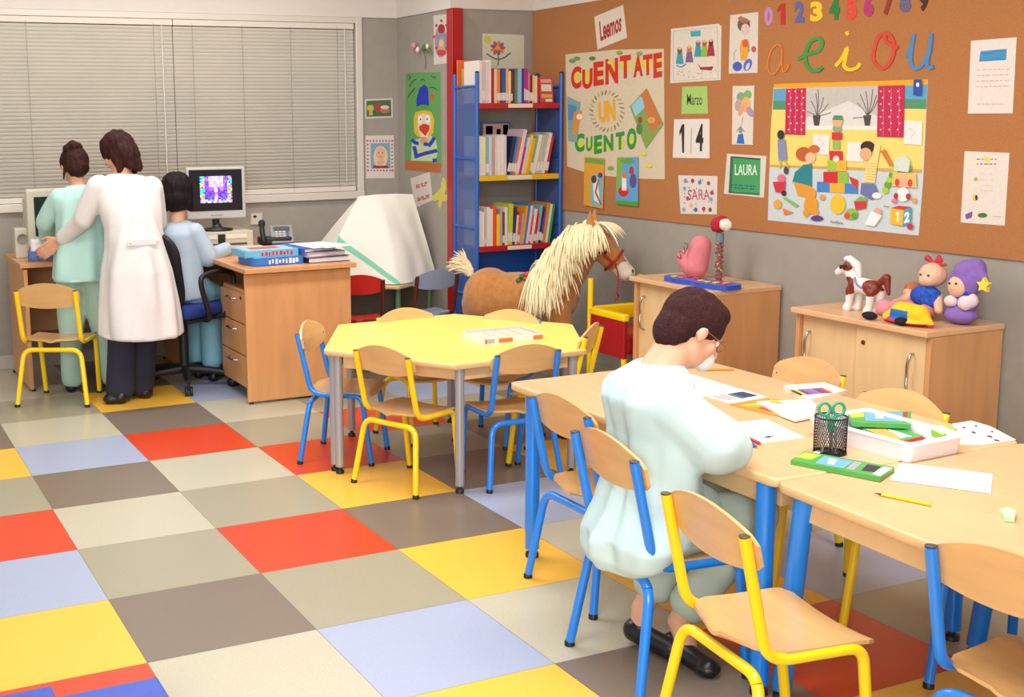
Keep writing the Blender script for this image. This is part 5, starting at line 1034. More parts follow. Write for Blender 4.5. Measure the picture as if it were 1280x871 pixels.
# --- the dark-haired child at the computer
kd = thing('person', 'child with a dark bob and light blue top, sitting in the office chair', 'person', (1.10, .96, 0))
H = .215; hc = (1.075, .985, 1.085); fw = (.62, .78, -.12)
hp, at, R = head_prims(hc, fw, (0, 0, 1), H)
body = hp+[('c', (1.055, .955, .90), (1.07, .975, .99), .042, .042), ('c', (1.06, .94, .55), (1.065, .95, .72), .10, .095), ('c', (1.065, .95, .72), (1.06, .955, .86), .095, .075), ('c', (.985, 1.03, .87), (1.135, .87, .87), .042, .042),
    ('c', (1.135, .87, .87), (1.20, .865, .72), .037, .032), ('c', (1.20, .865, .72), (1.365, .955, .755), .030, .022), ('c', (.985, 1.03, .87), (1.06, 1.14, .74), .037, .032), ('c', (1.06, 1.14, .74), (1.20, 1.21, .755), .030, .022),
    ('c', (1.04, .97, .54), (1.10, .91, .54), .08, .08), ('c', (1.13, .91, .53), (1.235, .985, .50), .062, .055), ('c', (1.04, .99, .53), (1.15, 1.10, .50), .062, .055), ('c', (1.235, .985, .50), (1.235, .97, .12), .05, .034), ('c', (1.15, 1.10, .50), (1.18, 1.10, .12), .05, .034), ('c', (1.235, .97, .12), (1.25, .99, .05), .03, .03), ('c', (1.18, 1.10, .12), (1.19, 1.12, .05), .03, .03)]
body += hand((1.365, .955, .755), (.9, .4, -.02), (0, 0, 1), .13, -1, .4, .007)+hand((1.20, 1.21, .755), (.9, .4, 0), (0, 0, 1), .13, 1, .4, .007)
blob('body', body, skin2, .006, kd, 3); face(kd, at, R, H)
hair = [('e', at(0, -.06, .10), (H*.43, H*.48, H*.43), R), ('e', at(0, -.14, -.17), (H*.43, H*.40, H*.36), R), ('c', at(.32, .04, -.05), at(.33, .04, -.42), H*.12, H*.08), ('c', at(-.32, .04, -.05), at(-.33, .04, -.42), H*.12, H*.08)]
blob('hair', hair, hair_bk, .006, kd, 4, .006, 50)
top_ = [('l', [((1.06, .955, .925), .055, .055), ((1.06, .955, .90), .10, .10), ((1.06, .95, .86), .125, .12), ((1.062, .945, .74), .122, .12), ((1.06, .94, .62), .130, .13), ((1.065, .94, .50), .150, .15)]),
    ('c', (1.13, .875, .865), (1.20, .865, .73), .056, .054), ('c', (1.20, .865, .73), (1.325, .935, .757), .050, .038), ('c', (.99, 1.03, .865), (1.06, 1.14, .75), .055, .052), ('c', (1.06, 1.14, .75), (1.17, 1.20, .757), .048, .038), ('c', (1.09, .93, .53), (1.19, 1.0, .52), .10, .085)]
blob('pyjama_top', top_, lightblue, .008, kd, 6, .008, 10, fold=(1.06, .95, .85, .5, .018, 1.7))
trs = [('c', (1.12, .90, .53), (1.235, .985, .50), .088, .076), ('c', (1.235, .985, .50), (1.235, .97, .13), .072, .064), ('c', (1.03, .99, .53), (1.15, 1.10, .50), .088, .076), ('c', (1.15, 1.10, .50), (1.18, 1.10, .13), .072, .064)]
blob('trousers', trs, mat('sky_trousers', '7fb4c8', .85, noise_amt=.05, nscale=8), .008, kd, 5, .01, 12)
shoe(kd, (1.22, .95, 0), (1.31, 1.07, 0), w=.033); shoe(kd, (1.17, 1.08, 0), (1.26, 1.20, 0), w=.033)

# ================================================================ the big toy horse
fur = mat('tan_plush', 'b5793e', .95, noise_amt=.14, nscale=30, bump=.35, bscale=220, sheen=.3); manem = mat('cream_mane', 'efe2b8', .8, noise_amt=.08, nscale=90, sheen=.2); redstrap = mat('red_strap', 'a8141c', .5); muzzle_m = mat('cream_plush', 'ddd2c0', .9, bump=.25, bscale=200)
hs = thing('toy_horse', 'large tan plush horse with a long cream mane, standing in front of the bookcase', 'toy', (2.9, .15, 0))
def hm(c):
    # white blaze and muzzle by place on the head
    d = (c-Vector((3.235, -.075, .70))); 
    if c.z < .68 and (c-Vector((3.29, -.12, .615))).length < .085: return 1
    fwd = Vector((.55, -.42, -.72)).normalized(); top_ = Vector((.64, -.36, .68)).normalized(); side = fwd.cross(top_)
    e = c-Vector((3.20, -.055, .74))
    if e.length < .22 and abs(e.dot(side)) < .028 and e.dot(top_) > .02: return 1
    return 0
HB = [('e', (2.70, .36, .46), (.155, .15, .17)), ('c', (2.72, .34, .46), (2.96, .12, .47), .145, .145), ('e', (2.98, .09, .50), (.13, .13, .16)), ('c', (2.98, .09, .52), (3.10, .01, .74), .115, .085), ('c', (3.10, .01, .74), (3.14, -.02, .82), .085, .08),
      ('c', (3.14, -.02, .81), (3.215, -.075, .71), .082, .070), ('c', (3.215, -.075, .71), (3.285, -.115, .625), .068, .050), ('e', (3.292, -.122, .615), (.052, .050, .048)),
      ('c', (2.645, .42, .42), (2.66, .43, .22), .085, .055), ('c', (2.66, .43, .22), (2.64, .45, .03), .05, .045), ('c', (2.74, .26, .40), (2.76, .27, .22), .085, .055), ('c', (2.76, .27, .22), (2.74, .29, .03), .05, .045),
      ('c', (3.0, .14, .42), (3.02, .15, .20), .07, .05), ('c', (3.02, .15, .20), (3.02, .16, .03), .048, .045), ('c', (2.93, .0, .42), (2.96, -.02, .20), .07, .05), ('c', (2.96, -.02, .20), (2.97, -.03, .03), .048, .045)]
blob('body', HB, None, .009, hs, 6, .004, 60, hm, [fur, muzzle_m])
for (b, tpt) in (((3.10, -.055, .855), (3.075, -.085, .965)), ((3.155, .005, .865), (3.165, .0, .965))):
    b, tpt = Vector(b), Vector(tpt); g = G(); pts = [b.lerp(tpt, k/6) for k in range(7)]; g.tube(pts, [.034, .038, .037, .031, .022, .012, .003], fur, 12, True, .45); part(g, 'ear', hs)
def strands(name, roots, m, n, rr=.006, seed=1, grav=.28):
    g = G(); rn = random.Random(seed)
    for k in range(n):
        a, d, L, w = roots(rn); a = Vector(a); d = Vector(d).normalized(); pts = []
        p = a.copy(); v = d.copy()
        for i in range(6):
            pts.append(p.copy()); v = (v+Vector((0, 0, -grav))+Vector((rn.uniform(-.08, .08), rn.uniform(-.08, .08), 0))).normalized(); p = p+v*L/5
        g.tube(pts, [w, w*1.1, w, w*.85, w*.55, w*.1], m, 6, False)
    part(g, name, hs)
def mroots(rn):
    q = rn.random(); P = [Vector((3.15, -.02, .885)), Vector((3.06, .05, .86)), Vector((3.0, .11, .77)), Vector((2.95, .15, .68)), Vector((2.91, .16, .62))]
    k = q*(len(P)-1.001); i = int(k); a = P[i].lerp(P[i+1], k-i)
    sd = Vector((-.62, -.78, 0)) if rn.random() < .86 else Vector((.6, .7, 0))
    a = a+Vector((rn.uniform(-.02, .02), rn.uniform(-.02, .02), rn.uniform(-.01, .012)))
    return a+sd*.012, sd*rn.uniform(.55, 1.25)+Vector((rn.uniform(-.3, .45), .02, .30)), .20+.15*q+rn.uniform(-.05, .05), rn.uniform(.0055, .0085)
blob('mane_base', [('c', (3.12, -.02, .855), (3.03, .0, .78), .055, .072), ('c', (3.03, .0, .78), (2.93, .03, .64), .080, .085), ('c', (2.92, .02, .64), (2.86, .02, .54), .085, .045)], manem, .008, hs, 5, .012, 30)
strands('mane', mroots, manem, 1700, seed=2, grav=.42)
strands('forelock', lambda rn: ((3.15+rn.uniform(-.02, .02), -.025+rn.uniform(-.03, .03), .885), (.55+rn.uniform(-.3, .3), -.45+rn.uniform(-.3, .3), .25), rn.uniform(.10, .17), rn.uniform(.005, .007)), manem, 130, seed=4)
strands('tail', lambda rn: ((2.615+rn.uniform(-.015, .015), .44+rn.uniform(-.015, .015), .60+rn.uniform(-.02, .02)), (-.35+rn.uniform(-.3, .3), .3+rn.uniform(-.3, .3), .9), rn.uniform(.07, .15), rn.uniform(.005, .008)), manem, 170, seed=5)
def ringpts(c, ax, rx, ry=None, n=20):
    c = Vector(c); ax = Vector(ax).normalized(); a = ax.cross(Vector((0, 0, 1))).normalized(); b = ax.cross(a); ry = ry or rx
    return [c+a*rx*math.cos(2*PI*k/n)+b*ry*math.sin(2*PI*k/n) for k in range(n+1)]
g = G(); hd = (.62, -.43, -.66)
g.tube(ringpts((3.235, -.086, .685), hd, .072), .0075, redstrap, 8, False); g.tube(ringpts((3.145, -.025, .80), (.75, -.5, -.2), .087), .0075, redstrap, 8, False)
g.tube([(3.10, -.10, .76), (3.15, -.13, .715), (3.19, -.145, .675)], .0075, redstrap, 8); g.tube(bez([(3.20, -.15, .675), (3.215, -.16, .60), (3.20, -.17, .52), (3.215, -.165, .49), (3.185, -.17, .475)], 4), .004, redstrap, 6); part(g, 'bridle', hs)
for s_ in (-1, 1):
    sd = Vector(hd).normalized().cross(Vector((0, 0, 1))).normalized()*s_
    g = G(); g.ell(Vector((3.197, -.055, .735))+sd*.066, .014, flat('1a1210', .1), None, 12, 8); part(g, 'eye', hs)
    g = G(); g.ell(Vector((3.318, -.138, .625))+sd*.026, (.012, .012, .014), flat('4a4044'), None, 10, 8); part(g, 'nostril', hs)
g = G(); g.tube([Vector((3.315, -.135, .588))+Vector(hd).cross(Vector((0, 0, 1))).normalized()*k*.008 + Vector((-.0025, .002, 0))*k*k*.3 for k in range(-5, 6)], .005, flat('5a5458'), 8); part(g, 'mouth', hs)
g = G(); 
for k, (dx, dz, c) in enumerate(((0, 0, 'c8401c'), (.02, .01, 'd86a2c'), (-.015, .012, '2f6a3c'), (.005, .024, 'c8401c'), (-.03, -.012, '2f6a3c'))): g.ell((2.805+dx, .135-dx*.9, .585+dz), (.02, .016, .016), flat(c), None, 10, 8)
part(g, 'saddle_flower', hs)

# ================================================================ toys on the first cabinet
zt = ZC1
t = thing('plush_heart', 'pink heart shaped plush cushion with dark writing, on the cabinet beside the horse', 'toy', (3.28, -.74, zt))
blob('heart_body', [('c', (3.27, -.75, zt+.06), (3.28, -.765, zt+.165), .058, .054), ('c', (3.27, -.725, zt+.058), (3.262, -.672, zt+.095), .056, .046), ('e', (3.268, -.725, zt+.052), (.046, .085, .05))], mat('pink_plush', 'dc7f86', .95, bump=.2, bscale=200, noise_amt=.06), .006, t, 5)
a = Art('x', 3.212)
a.smoothline([(846, 320), (851, 323), (850, 314), (856, 317), (855, 308)], 1, '5a3a44'); a.smoothline([(857, 314), (860, 306), (855, 304)], 1, '5a3a44'); o = a.g.build('writing', t); o.location = -Vector(t.location)
t = thing('rain_stick', 'upright toy tube filled with coloured beads under a red plush knob', 'toy', (3.24, -.955, zt))
g = G(); 
mt = mat('clear_tube', 'e8e4e0', .08, alpha=.1); g.lathe([(.021, 0), (.021, .25)], (0, 0, 0), mt, 20); g.lathe([(.022, 0), (.022, .012)], (0, 0, 0), flat('2c3a6a'), 20); g.build('tube', t)
g = G(); rn = random.Random(9)
for k in range(210):
    r_ = .017*math.sqrt(rn.random()); an = rn.random()*2*PI; z = .014+rn.random()*.185
    g.ell((r_*math.cos(an), r_*math.sin(an), z), .0065, flat(rn.choice(['8a1010', 'b01a14', 'c8981c', '3a1410', '1a2a1c', 'b0400c', '2a1010', '8a1010'])), None, 6, 5)
tag(g.build('beads', t), kind='stuff')
g = G(); g.lathe([(.020, .202), (.020, .246)], (0, 0, 0), flat('54707c'), 16); g.build('inner_sleeve', t)
blob('knob', [('e', (3.24, -.945, zt+.285), (.04, .05, .038)), ('e', (3.24, -.965, zt+.30), (.036, .036, .03))], mat('red_plush', 'b0182c', .95, bump=.3, bscale=150), .005, t, 3, .006, 60)
blob('pompom', [('e', (3.225, -1.012, zt+.29), (.03, .032, .032)), ('e', (3.225, -1.02, zt+.305), (.018, .018, .018))], mat('white_plush', 'e0dcc8', .95, bump=.3, bscale=150), .005, t, 3, .006, 60)
t = thing('toy_keyboard', 'blue wavy toy keyboard with yellow keys lying on the front of the cabinet', 'toy', (3.13, -.955, zt), math.radians(4))
g = G(); out = []
ob = [(-.055, .20), (-.075, .10), (-.062, .02), (-.078, -.06), (-.078, -.19), (-.05, -.235), (.03, -.235), (.06, -.19), (.055, -.06), (.045, .02), (.06, .10), (.05, .20), (.0, .235)]
sm = bez([(a_, b_, 0) for a_, b_ in ob+[ob[0]]], 5); g.prism([(p.x, p.y) for p in sm[:-1]], XY, 0.001, .024, mat('blue_toy_plastic', '1f50c4', .35, coat=.3), None); g.build('case', t)
g = G()
for k, (x, y, c) in enumerate(((-.03, .15, 'e8c02c'), (-.03, .10, 'e8702c'), (-.035, -.04, 'e8c02c'), (-.04, -.09, 'e8c02c'), (-.035, -.14, 'e8c02c'), (.0, -.12, 'd8546a'), (.005, -.17, 'e89a2c'), (-.03, -.19, 'd8546a'), (.01, .03, 'c83a3a'), (.02, .10, 'c83a3a'))): g = G(); g.box((x, y, .0272), (.026, .028, .006), flat(c), .003); g.build('key', t)
# ================================================================ toys on the second cabinet
zt = ZC2
brw = mat('brown_toy_plastic', '7a2a1a', .4); wht = mat('white_toy_plastic', 'e4dedc', .4)
t = thing('toy_pony', 'brown and white toy pony standing at the left of the dolls', 'toy', (3.18, -1.92, zt))
def pm(c):
    if c.z < zt+.045: return 0
    for p, r in (((3.15, -1.875, zt+.105), .038), ((3.15, -1.995, zt+.115), .042), ((3.16, -1.86, zt+.19), .026), ((3.19, -2.03, zt+.135), .04)):
        if (c-Vector(p)).length < r: return 1
    return 0
PB = [('c', (3.18, -1.895, zt+.11), (3.18, -1.985, zt+.105), .036, .034), ('c', (3.18, -1.885, zt+.12), (3.175, -1.85, zt+.18), .028, .026), ('c', (3.175, -1.86, zt+.185), (3.165, -1.822, zt+.165), .027, .017), ('c', (3.165, -1.822, zt+.165), (3.16, -1.808, zt+.155), .018, .015)]
for x, y, fx in ((3.16, -1.88, .0), (3.20, -1.895, .0), (3.16, -1.99, 0), (3.20, -2.005, 0)): PB += [('c', (x, y, zt+.09), (x-.002, y+.004, zt+.03), .019, .014), ('c', (x-.002, y+.004, zt+.03), (x-.006, y+.008, zt+.012), .015, .019)]
blob('body', PB, None, .004, t, 3, 0, 10, pm, [wht, brw])
blob('mane', [('c', (3.17, -1.86, zt+.215), (3.18, -1.89, zt+.19), .016, .02), ('c', (3.18, -1.895, zt+.185), (3.175, -1.91, zt+.15), .018, .01), ('e', (3.165, -1.85, zt+.215), (.014, .016, .012))], wht, .004, t, 2)
blob('tail', [('c', (3.18, -2.015, zt+.13), (3.185, -2.045, zt+.155), .014, .018), ('c', (3.185, -2.045, zt+.155), (3.185, -2.06, zt+.09), .017, .008)], brw, .004, t, 2)
g = G(); g.ell((3.145, -1.835, zt+.178), .006, flat('20140f', .2), None, 8, 6); g.box((3.15, -1.85, zt+.187), (.03, .03, .006), flat('3a2a28'), .002); part(g, 'bridle', t)
g = G(); g.tube(bez([(3.15, -1.91, zt+.145), (3.14, -1.93, zt+.12), (3.15, -1.96, zt+.10), (3.16, -1.99, zt+.07)], 4), .004, flat('8a78b0'), 6); part(g, 'saddle_ribbon', t)
def doll(name, label, loc, prims):
    t = thing(name, label, 'toy', loc)
    for nm, ps_, m, vx in prims: blob(nm, [tuple([p[0]]+[tuple(Vector(q)+Vector(loc)) if (isinstance(q, tuple) and i < (1 if p[0] == 'e' else 2)) else q for i, q in enumerate(p[1:])]) for p in ps_], m, vx, t, 3, .002, 60)
    return t
dskin = mat('doll_skin', 'e2b494', .5); purple = mat('purple_plush', '8464b0', .95, bump=.2, bscale=180, noise_amt=.08); bluef = mat('blue_furry', '2050b8', .9, noise_amt=.5, nscale=70, bump=.5, bscale=180); pinkf = mat('pink_cloth', 'd88a94', .9)
t = doll('baby_doll', 'baby doll with a red hair bow and a shiny blue bib, sitting against the wall', (3.30, -2.15, zt), [
    ('head', [('e', (-.01, -.03, .175), (.05, .056, .05)), ('e', (-.03, -.03, .158), (.036, .04, .03)), ('c', (-.058, -.035, .165), (-.062, -.035, .164), .006, .006)], dskin, .004), ('bib', [('e', (-.03, -.02, .09), (.045, .07, .045)), ('e', (-.04, -.055, .075), (.035, .04, .035))], bluef, .005),
    ('limbs', [('c', (-.02, .03, .10), (-.06, .10, .05), .02, .016), ('c', (-.06, .10, .05), (-.07, .12, .03), .017, .018), ('c', (-.02, -.07, .09), (-.07, -.12, .05), .02, .016)], dskin, .004),
    ('legs', [('c', (-.03, .03, .04), (-.12, .09, .032), .03, .03), ('e', (-.12, .11, .035), (.03, .03, .034)), ('c', (-.03, -.05, .04), (-.12, -.06, .03), .03, .028), ('e', (0, 0, .045), (.05, .06, .044))], pinkf, .005),
    ('hair_bow', [('c', (0, -.05, .235), (0, -.02, .222), .012, .006), ('c', (0, -.02, .222), (0, .01, .24), .006, .012), ('c', (0, -.03, .222), (0, -.045, .25), .006, .008), ('c', (0, -.03, .215), (-.01, -.09, .222), .007, .006)], mat('red_ribbon', 'b82a34', .6), .003)])
g = G()
for y in (-.012, -.05): g.ell((-.058, y, .178), .0045, flat('2a2a34', .2), None, 8, 6)
g.build('eyes', t)
t = doll('star_doll', 'purple plush doll with a hood and a yellow star hanging from its tip', (3.30, -2.33, zt), [
    ('hood', [('e', (.0, 0, .165), (.052, .072, .066)), ('c', (.0, .0, .20), (.01, -.025, .222), .05, .036), ('c', (.01, -.035, .222), (0, -.085, .185), .036, .012)], purple, .005), ('face', [('e', (-.036, .008, .148), (.03, .042, .042)), ('c', (-.064, .01, .143), (-.066, .01, .142), .005, .005)], dskin, .004),
    ('hood_trim', [('e', (-.026, .008, .148), (.022, .053, .053))], bluef, .004), ('body', [('e', (0, 0, .085), (.04, .055, .045)), ('e', (-.02, 0, .035), (.055, .068, .035))], purple, .005),
    ('hands', [('e', (-.04, .03, .088), (.022, .028, .024)), ('e', (-.04, -.035, .088), (.024, .03, .03)), ('e', (-.03, -.06, .10), (.02, .022, .028))], mat('pale_pink_plush', 'e0c8cc', .9), .004)])
g = G(); g.ell((-.062, -.006, .162), .005, flat('3a2430', .2), None, 8, 6); g.ell((-.064, .022, .16), .005, flat('3a2430', .2), None, 8, 6); g.build('eyes', t)
g = G(); pts = [((.03 if k % 2 == 0 else .016)*math.sin(k*PI/5), (.03 if k % 2 == 0 else .016)*math.cos(k*PI/5)) for k in range(10)]
g.prism(pts, lambda u, v, d: Vector((-.012-d, -.1+u, .165+v)), 0, .018, mat('yellow_plush', 'ecd04c', .9)); g.build('star', t)
t = thing('felt_hat', 'yellow, blue and pink felt hat with two black ends lying in front of the dolls', 'toy', (3.10, -2.225, zt))
def capf(c):
    y = c.y+2.225; z = c.z-zt; x = c.x-3.10
    if abs(y) < .05 and z < .058 and x < 0 and y > -.045: return 1 if z > .022 else 2
    return 0 if z > .015 else 2
blob('felt', [('c', (3.10, -2.135, zt+.018), (3.10, -2.205, zt+.045), .018, .036), ('c', (3.10, -2.205, zt+.045), (3.10, -2.295, zt+.045), .040, .038), ('c', (3.10, -2.295, zt+.045), (3.10, -2.35, zt+.014), .036, .013), ('e', (3.10, -2.235, zt+.015), (.06, .11, .014))], None, .004, t, 4, 0, 10, capf, [mat('yellow_felt', 'f0c020', .9), mat('blue_felt', '2a6ab8', .9), mat('pink_felt', 'd02a54', .9)])
for y in (-2.09, -2.25): g = G(); g.ell((3.055, y, zt+.0165), (.022, .036 if y > -2.15 else .03, .0165), mat('black_felt', '141216', .9), None, 16, 10); part(g, 'black_end', t)
t = doll('small_doll', 'small doll with orange brown hair tucked between the pony and the baby doll', (3.33, -2.045, zt), [
    ('head', [('e', (0, 0, .082), (.032, .034, .034))], dskin, .004), ('hair', [('e', (.008, 0, .098), (.034, .038, .03)), ('e', (.0, -.04, .075), (.022, .024, .035))], mat('orange_hair', 'b86a34', .8, noise_amt=.2), .004), ('dress', [('e', (0, 0, .034), (.04, .045, .033))], mat('peach_cloth', 'dca088', .9), .004), ('limbs', [('c', (-.02, .02, .02), (-.07, .04, .014), .013, .012), ('c', (-.02, -.02, .02), (-.06, -.04, .014), .013, .012)], dskin, .004)])

# ================================================================ the game box on the yellow table
zy = .5302
q = [atz(597, 424, zy), atz(672, 427, zy), atz(600, 404, zy), atz(664, 405, zy)]
t = thing('game_box', 'clear-lidded box of cards with orange print on the yellow table', 'game', (1.90, -1.165, zy), math.radians(-2))
g = G(); w_, d_, h_ = .285, .20, .030
cardb = flat('e6e0dc'); g.bb(-w_/2, w_/2, -d_/2, d_/2, 0, .003, cardb); g.bb(-w_/2, w_/2, -d_/2, -d_/2+.004, .003, h_, cardb); g.bb(-w_/2, w_/2, d_/2-.004, d_/2, .003, h_, cardb); g.bb(-w_/2, -w_/2+.004, -d_/2+.004, d_/2-.004, .003, h_, cardb); g.bb(w_/2-.004, w_/2, -d_/2+.004, d_/2-.004, .003, h_, cardb); g.build('box', t)
g = G()
for a_, b_, c in ((-.45, -.32, 'a8a8b8'), (-.25, -.02, 'd8703c'), (.33, .49, 'd8703c'), (-.48, -.45, 'c84a2c')): g.bb(a_*w_, b_*w_, -d_/2-.0008, -d_/2-.0001, .004, h_*.75, flat(c))
g.bb(-.01*w_, .32*w_, -d_/2-.0012, -d_/2-.0002, .002, h_, flat('eeeae4')); g.build('front_print', t)
for k in range(4): g = G(); g.bb(-w_*.44+k*w_*.225, -w_*.44+k*w_*.225+w_*.19, -d_*.38, d_*.38, .0035, .024, flat('ece2b8'), .001); g.build('card_stack', t)
g = G(); g.bb(-w_/2, w_/2, -d_/2, d_/2, h_+.0005, h_+.002, mat('clear_lid', 'f0f0f4', .08, alpha=.25)); g.build('lid', t)

# ================================================================ things on the big table
z0 = ZTB+.0004
def Z(d=0): return Art('z', ZTB, d)
def tz(*pts): return list(pts)
a = Z(); a.paper([(822, 468), (838, 462), (872, 470), (926, 487), (900, 495), (868, 496)], 'ece8e4', .0012); a.build('paper_sheet', 'white sheet of paper directly in front of the boy, beside the colour chart', 'paper', 'papers on the big table')
a = Z(); a.paper([(872, 493), (926, 487), (958, 497), (916, 505)], 'e6e2e2', .0030)
a.poly([(912, 493), (928, 490.5), (948, 495.5), (930, 498.5)], '2c3a6a'); a.poly([(908, 494), (914, 493), (932, 498.5), (927, 499.5)], '3c7a6a'); a.line([(892, 496), (914, 501)], 1, 'c86a7a'); a.line([(899, 494.5), (920, 500)], 1, 'c8788a'); a.build('colour_chart', 'printed chart with dark colour bars beside the boy', 'card')
a = Z(); a.paper([(912, 506), (958, 499), (977, 501), (998, 520), (1003, 526), (962, 519), (930, 511)], 'e08a2c', .0035)
for p, h in (([(925, 508), (950, 504), (960, 506), (940, 510)], 'e8b83c'), ([(946, 511), (968, 509), (984, 517), (962, 516)], 'd0441c'), ([(950, 507), (968, 505), (976, 509), (960, 510)], '8a8a98'), ([(976, 515), (988, 515), (998, 522), (985, 521)], '3a5a4a'), ([(934, 509), (944, 507), (950, 511)], '8ab04c')): a.poly(p, h)
a.build('comic_magazine', 'orange patterned magazine lying under the white folder on the big table', 'magazine')
a = Z(.0037); a.paper([(946, 505), (1012, 503), (1020, 509), (1018, 524), (994, 529), (978, 523)], 'e8e2de', .006); a.build('white_folder', 'white folder with rounded corner in front of the tray on the big table', 'folder')
a = Z(); a.paper([(914, 529), (958, 524), (1006, 547), (944, 555)], 'e9e4dc', .001); a.circ(961, 546.3, 3.5, 1.2, '3a3a38'); a.circ(957, 547, 1.5, .8, '4a4a44'); a.circ(966, 545.5, 1.6, .7, '4a4a44'); a.build('paper_sheet', 'sheet of paper with a tiny dark drawing beside the red and blue pens', 'paper', 'papers on the big table')
def pen(x0, y0, x1, y1, r, col, name, label, cat, grp=None, tip='d8b890', zz=0, capc=None):
    A_, B_ = atz(x0, y0, ZTB+zz+r), atz(x1, y1, ZTB+zz+r); d = (B_-A_).normalized(); t = thing(name, label, cat, (A_+B_)/2, 0, grp); t.location.z = ZTB+zz
    g = G(); g.tube([A_, B_], r, flat(col, .35), 8 if r > .0042 else 6); part(g, 'barrel', t)
    g = G(); g.tube([B_+d*.0002, B_+d*.012, B_+d*.018], [r*.98, r*.35, r*.1], flat(tip), 8); part(g, 'point', t)
    if capc: g = G(); g.tube([A_-d*.0002, A_-d*.02], r*1.15, flat(capc, .35), 8); part(g, 'cap', t)
    return t
pen(930, 545, 948, 553, .0045, 'c8202c', 'felt_pen', 'red felt pen lying on the sheet at the boy elbow', 'pen', 'felt pens by the boy', 'c8202c', .0012, 'c8202c')
pen(928, 548.5, 943, 556.5, .0045, '2f68b8', 'felt_pen', 'blue felt pen lying just in front of the red one', 'pen', 'felt pens by the boy', '2f68b8', .0012, '2f68b8')
pen(917, 461.5, 877, 462, .0038, 'c8941c', 'pencil', 'ochre pencil beyond the boy face on the big table', 'pencil', 'pencils on the big table', zz=.0015)
pen(963, 500.5, 975, 502.5, .004, 'e8c020', 'pencil', 'short yellow pencil between the magazine and the white folder', 'pencil', 'pencils on the big table', zz=.0105)
pen(1164, 631, 1102, 618, .0036, 'e8c818', 'pencil', 'yellow pencil lying alone near the front of the right table', 'pencil', 'pencils on the big table', '4a3a30')
# box of felt pens at the back of the table
t = thing('felt_pen_box', 'flat white felt pen box with a colour chart lid on the big table', 'box', atz(1022, 492, ZTB), 0)
a = Z(); a.paper([(979, 486), (1030, 482), (1058, 492), (1010, 505)], 'e2d8c8', .012); a.poly([(982, 486.2), (1029, 482.8), (1054, 491.3), (1010, 502.5)], 'f0ece8'); o = a.g.build('carton', t); o.location = -Vector(t.location)
a = Art('z', ZTB+.0128)
for i, h in enumerate(['3a2a34', 'e8c020', '3a4a9c', 'c83a8a', '3a8ac8', 'e05a8a', '2a5ab0', 'a8384a', 'd86a4a']):
    x = 987+i*4.6; a.poly([(x, 487.5-i*.35), (x+3.6, 487.2-i*.35), (x+17, 493.2-i*.35), (x+13.5, 494-i*.35)], h)
o = a.g.build('colour_bars', t); o.location = -Vector(t.location)
# white tray with boxes of crayons
C0 = [atz(1014, 545, ZTB), atz(1136, 579, ZTB), atz(1201, 566, ZTB)]; C0.append(C0[0]+(C0[2]-C0[1])*1.1)
t = thing('white_tray', 'large white plastic tray full of crayon boxes in the middle of the big table', 'tray', (sum((p for p in C0), Vector())/4))
def tray(P, h, th, m, par):
    c = sum(P, Vector())/4; g = G(); up = Vector((0, 0, 1)); n = 4
    out0 = [c+(p-c)*.985 for p in P]; out1 = [c+(p-c)*1.03+up*h for p in P]; in1 = [c+(p-c)*1.005+up*h for p in P]; in0 = [c+(p-c)*.95+up*.004 for p in P]; lip = [c+(p-c)*1.06+up*(h-.004) for p in P]
    def rr(Q, r=.018):
        o_ = []
        for i in range(4):
            a_, b_, d_ = Q[i-1], Q[i], Q[(i+1) % 4]; p_ = b_+(a_-b_).normalized()*r; q_ = b_+(d_-b_).normalized()*r
            for k in range(6): t_ = k/5; o_.append(p_*(1-t_)**2+b_*2*t_*(1-t_)+q_*t_*t_)
        return o_
    R_ = [rr(out0), rr(out1), rr(lip), rr([x+up*.004 for x in out1]), rr([x+up*.004 for x in in1]), rr(in0, .012)]; m_ = len(R_[0]); V = [p for r in R_ for p in r]
    g.add(V, [[i*m_+j, i*m_+(j+1) % m_, (i+1)*m_+(j+1) % m_, (i+1)*m_+j] for i in range(5) for j in range(m_)], m, False)
    g.add(R_[0], [list(range(m_))[::-1]], m); g.add(R_[-1], [list(range(m_))], m); o = g.build('tub', par); o.location = -Vector(par.location)
tray(C0, .050, .003, mat('tray_white', 'e2e2e6', .35, coat=.2), t)
def crayonbox(name, label, pts, zb, h, grp, tops, side='4aa04a'):
    t_ = Art('z', zb); t_.g.prism(pts, t_.base, 0, h, flat(side, .4)); t_.d = h
    for p, c in tops: t_.poly(p, c)
    return tag(t_.g.build(name), label, 'box', grp)
zi = ZTB+.006
crayonbox('crayon_box', 'green and blue crayon box leaning highest in the white tray', [(1058, 520.5), (1139, 519), (1138, 536), (1066, 533)], zi+.026, .012, 'crayon boxes', [([(1080, 521), (1128, 520), (1127, 532), (1082, 531)], '6fa4cc'), ([(1061, 521.5), (1079, 521), (1080, 526), (1064, 527)], 'd8cc3c'), ([(1094, 523), (1102, 522), (1104, 528), (1095, 528)], 'e8e4e0'), ([(1129, 520.2), (1134, 520), (1133, 533), (1128, 532.6)], 'a83a3a')])
crayonbox('crayon_box', 'orange and green crayon box lying low in the white tray', [(1078, 540), (1114, 535), (1154, 549), (1122, 557)], zi+.012, .010, 'crayon boxes', [([(1082, 541), (1106, 540), (1130, 552), (1118, 555)], 'e0a85c'), ([(1108, 540), (1126, 545), (1140, 550), (1126, 552)], 'b8cce0')])
crayonbox('crayon_box', 'light green box with a round window at the right end of the tray', [(1158, 541), (1176, 536), (1196, 543), (1178, 551)], zi+.020, .016, 'crayon boxes', [([(1165, 542), (1176, 538), (1185, 543), (1176, 548)], 'e8ead8')], '9cc84a')
pen(1128, 553, 1152, 548, .005, 'c8282c', 'crayon', 'thick red crayon lying in the white tray', 'crayon', None, 'c8282c', .026)
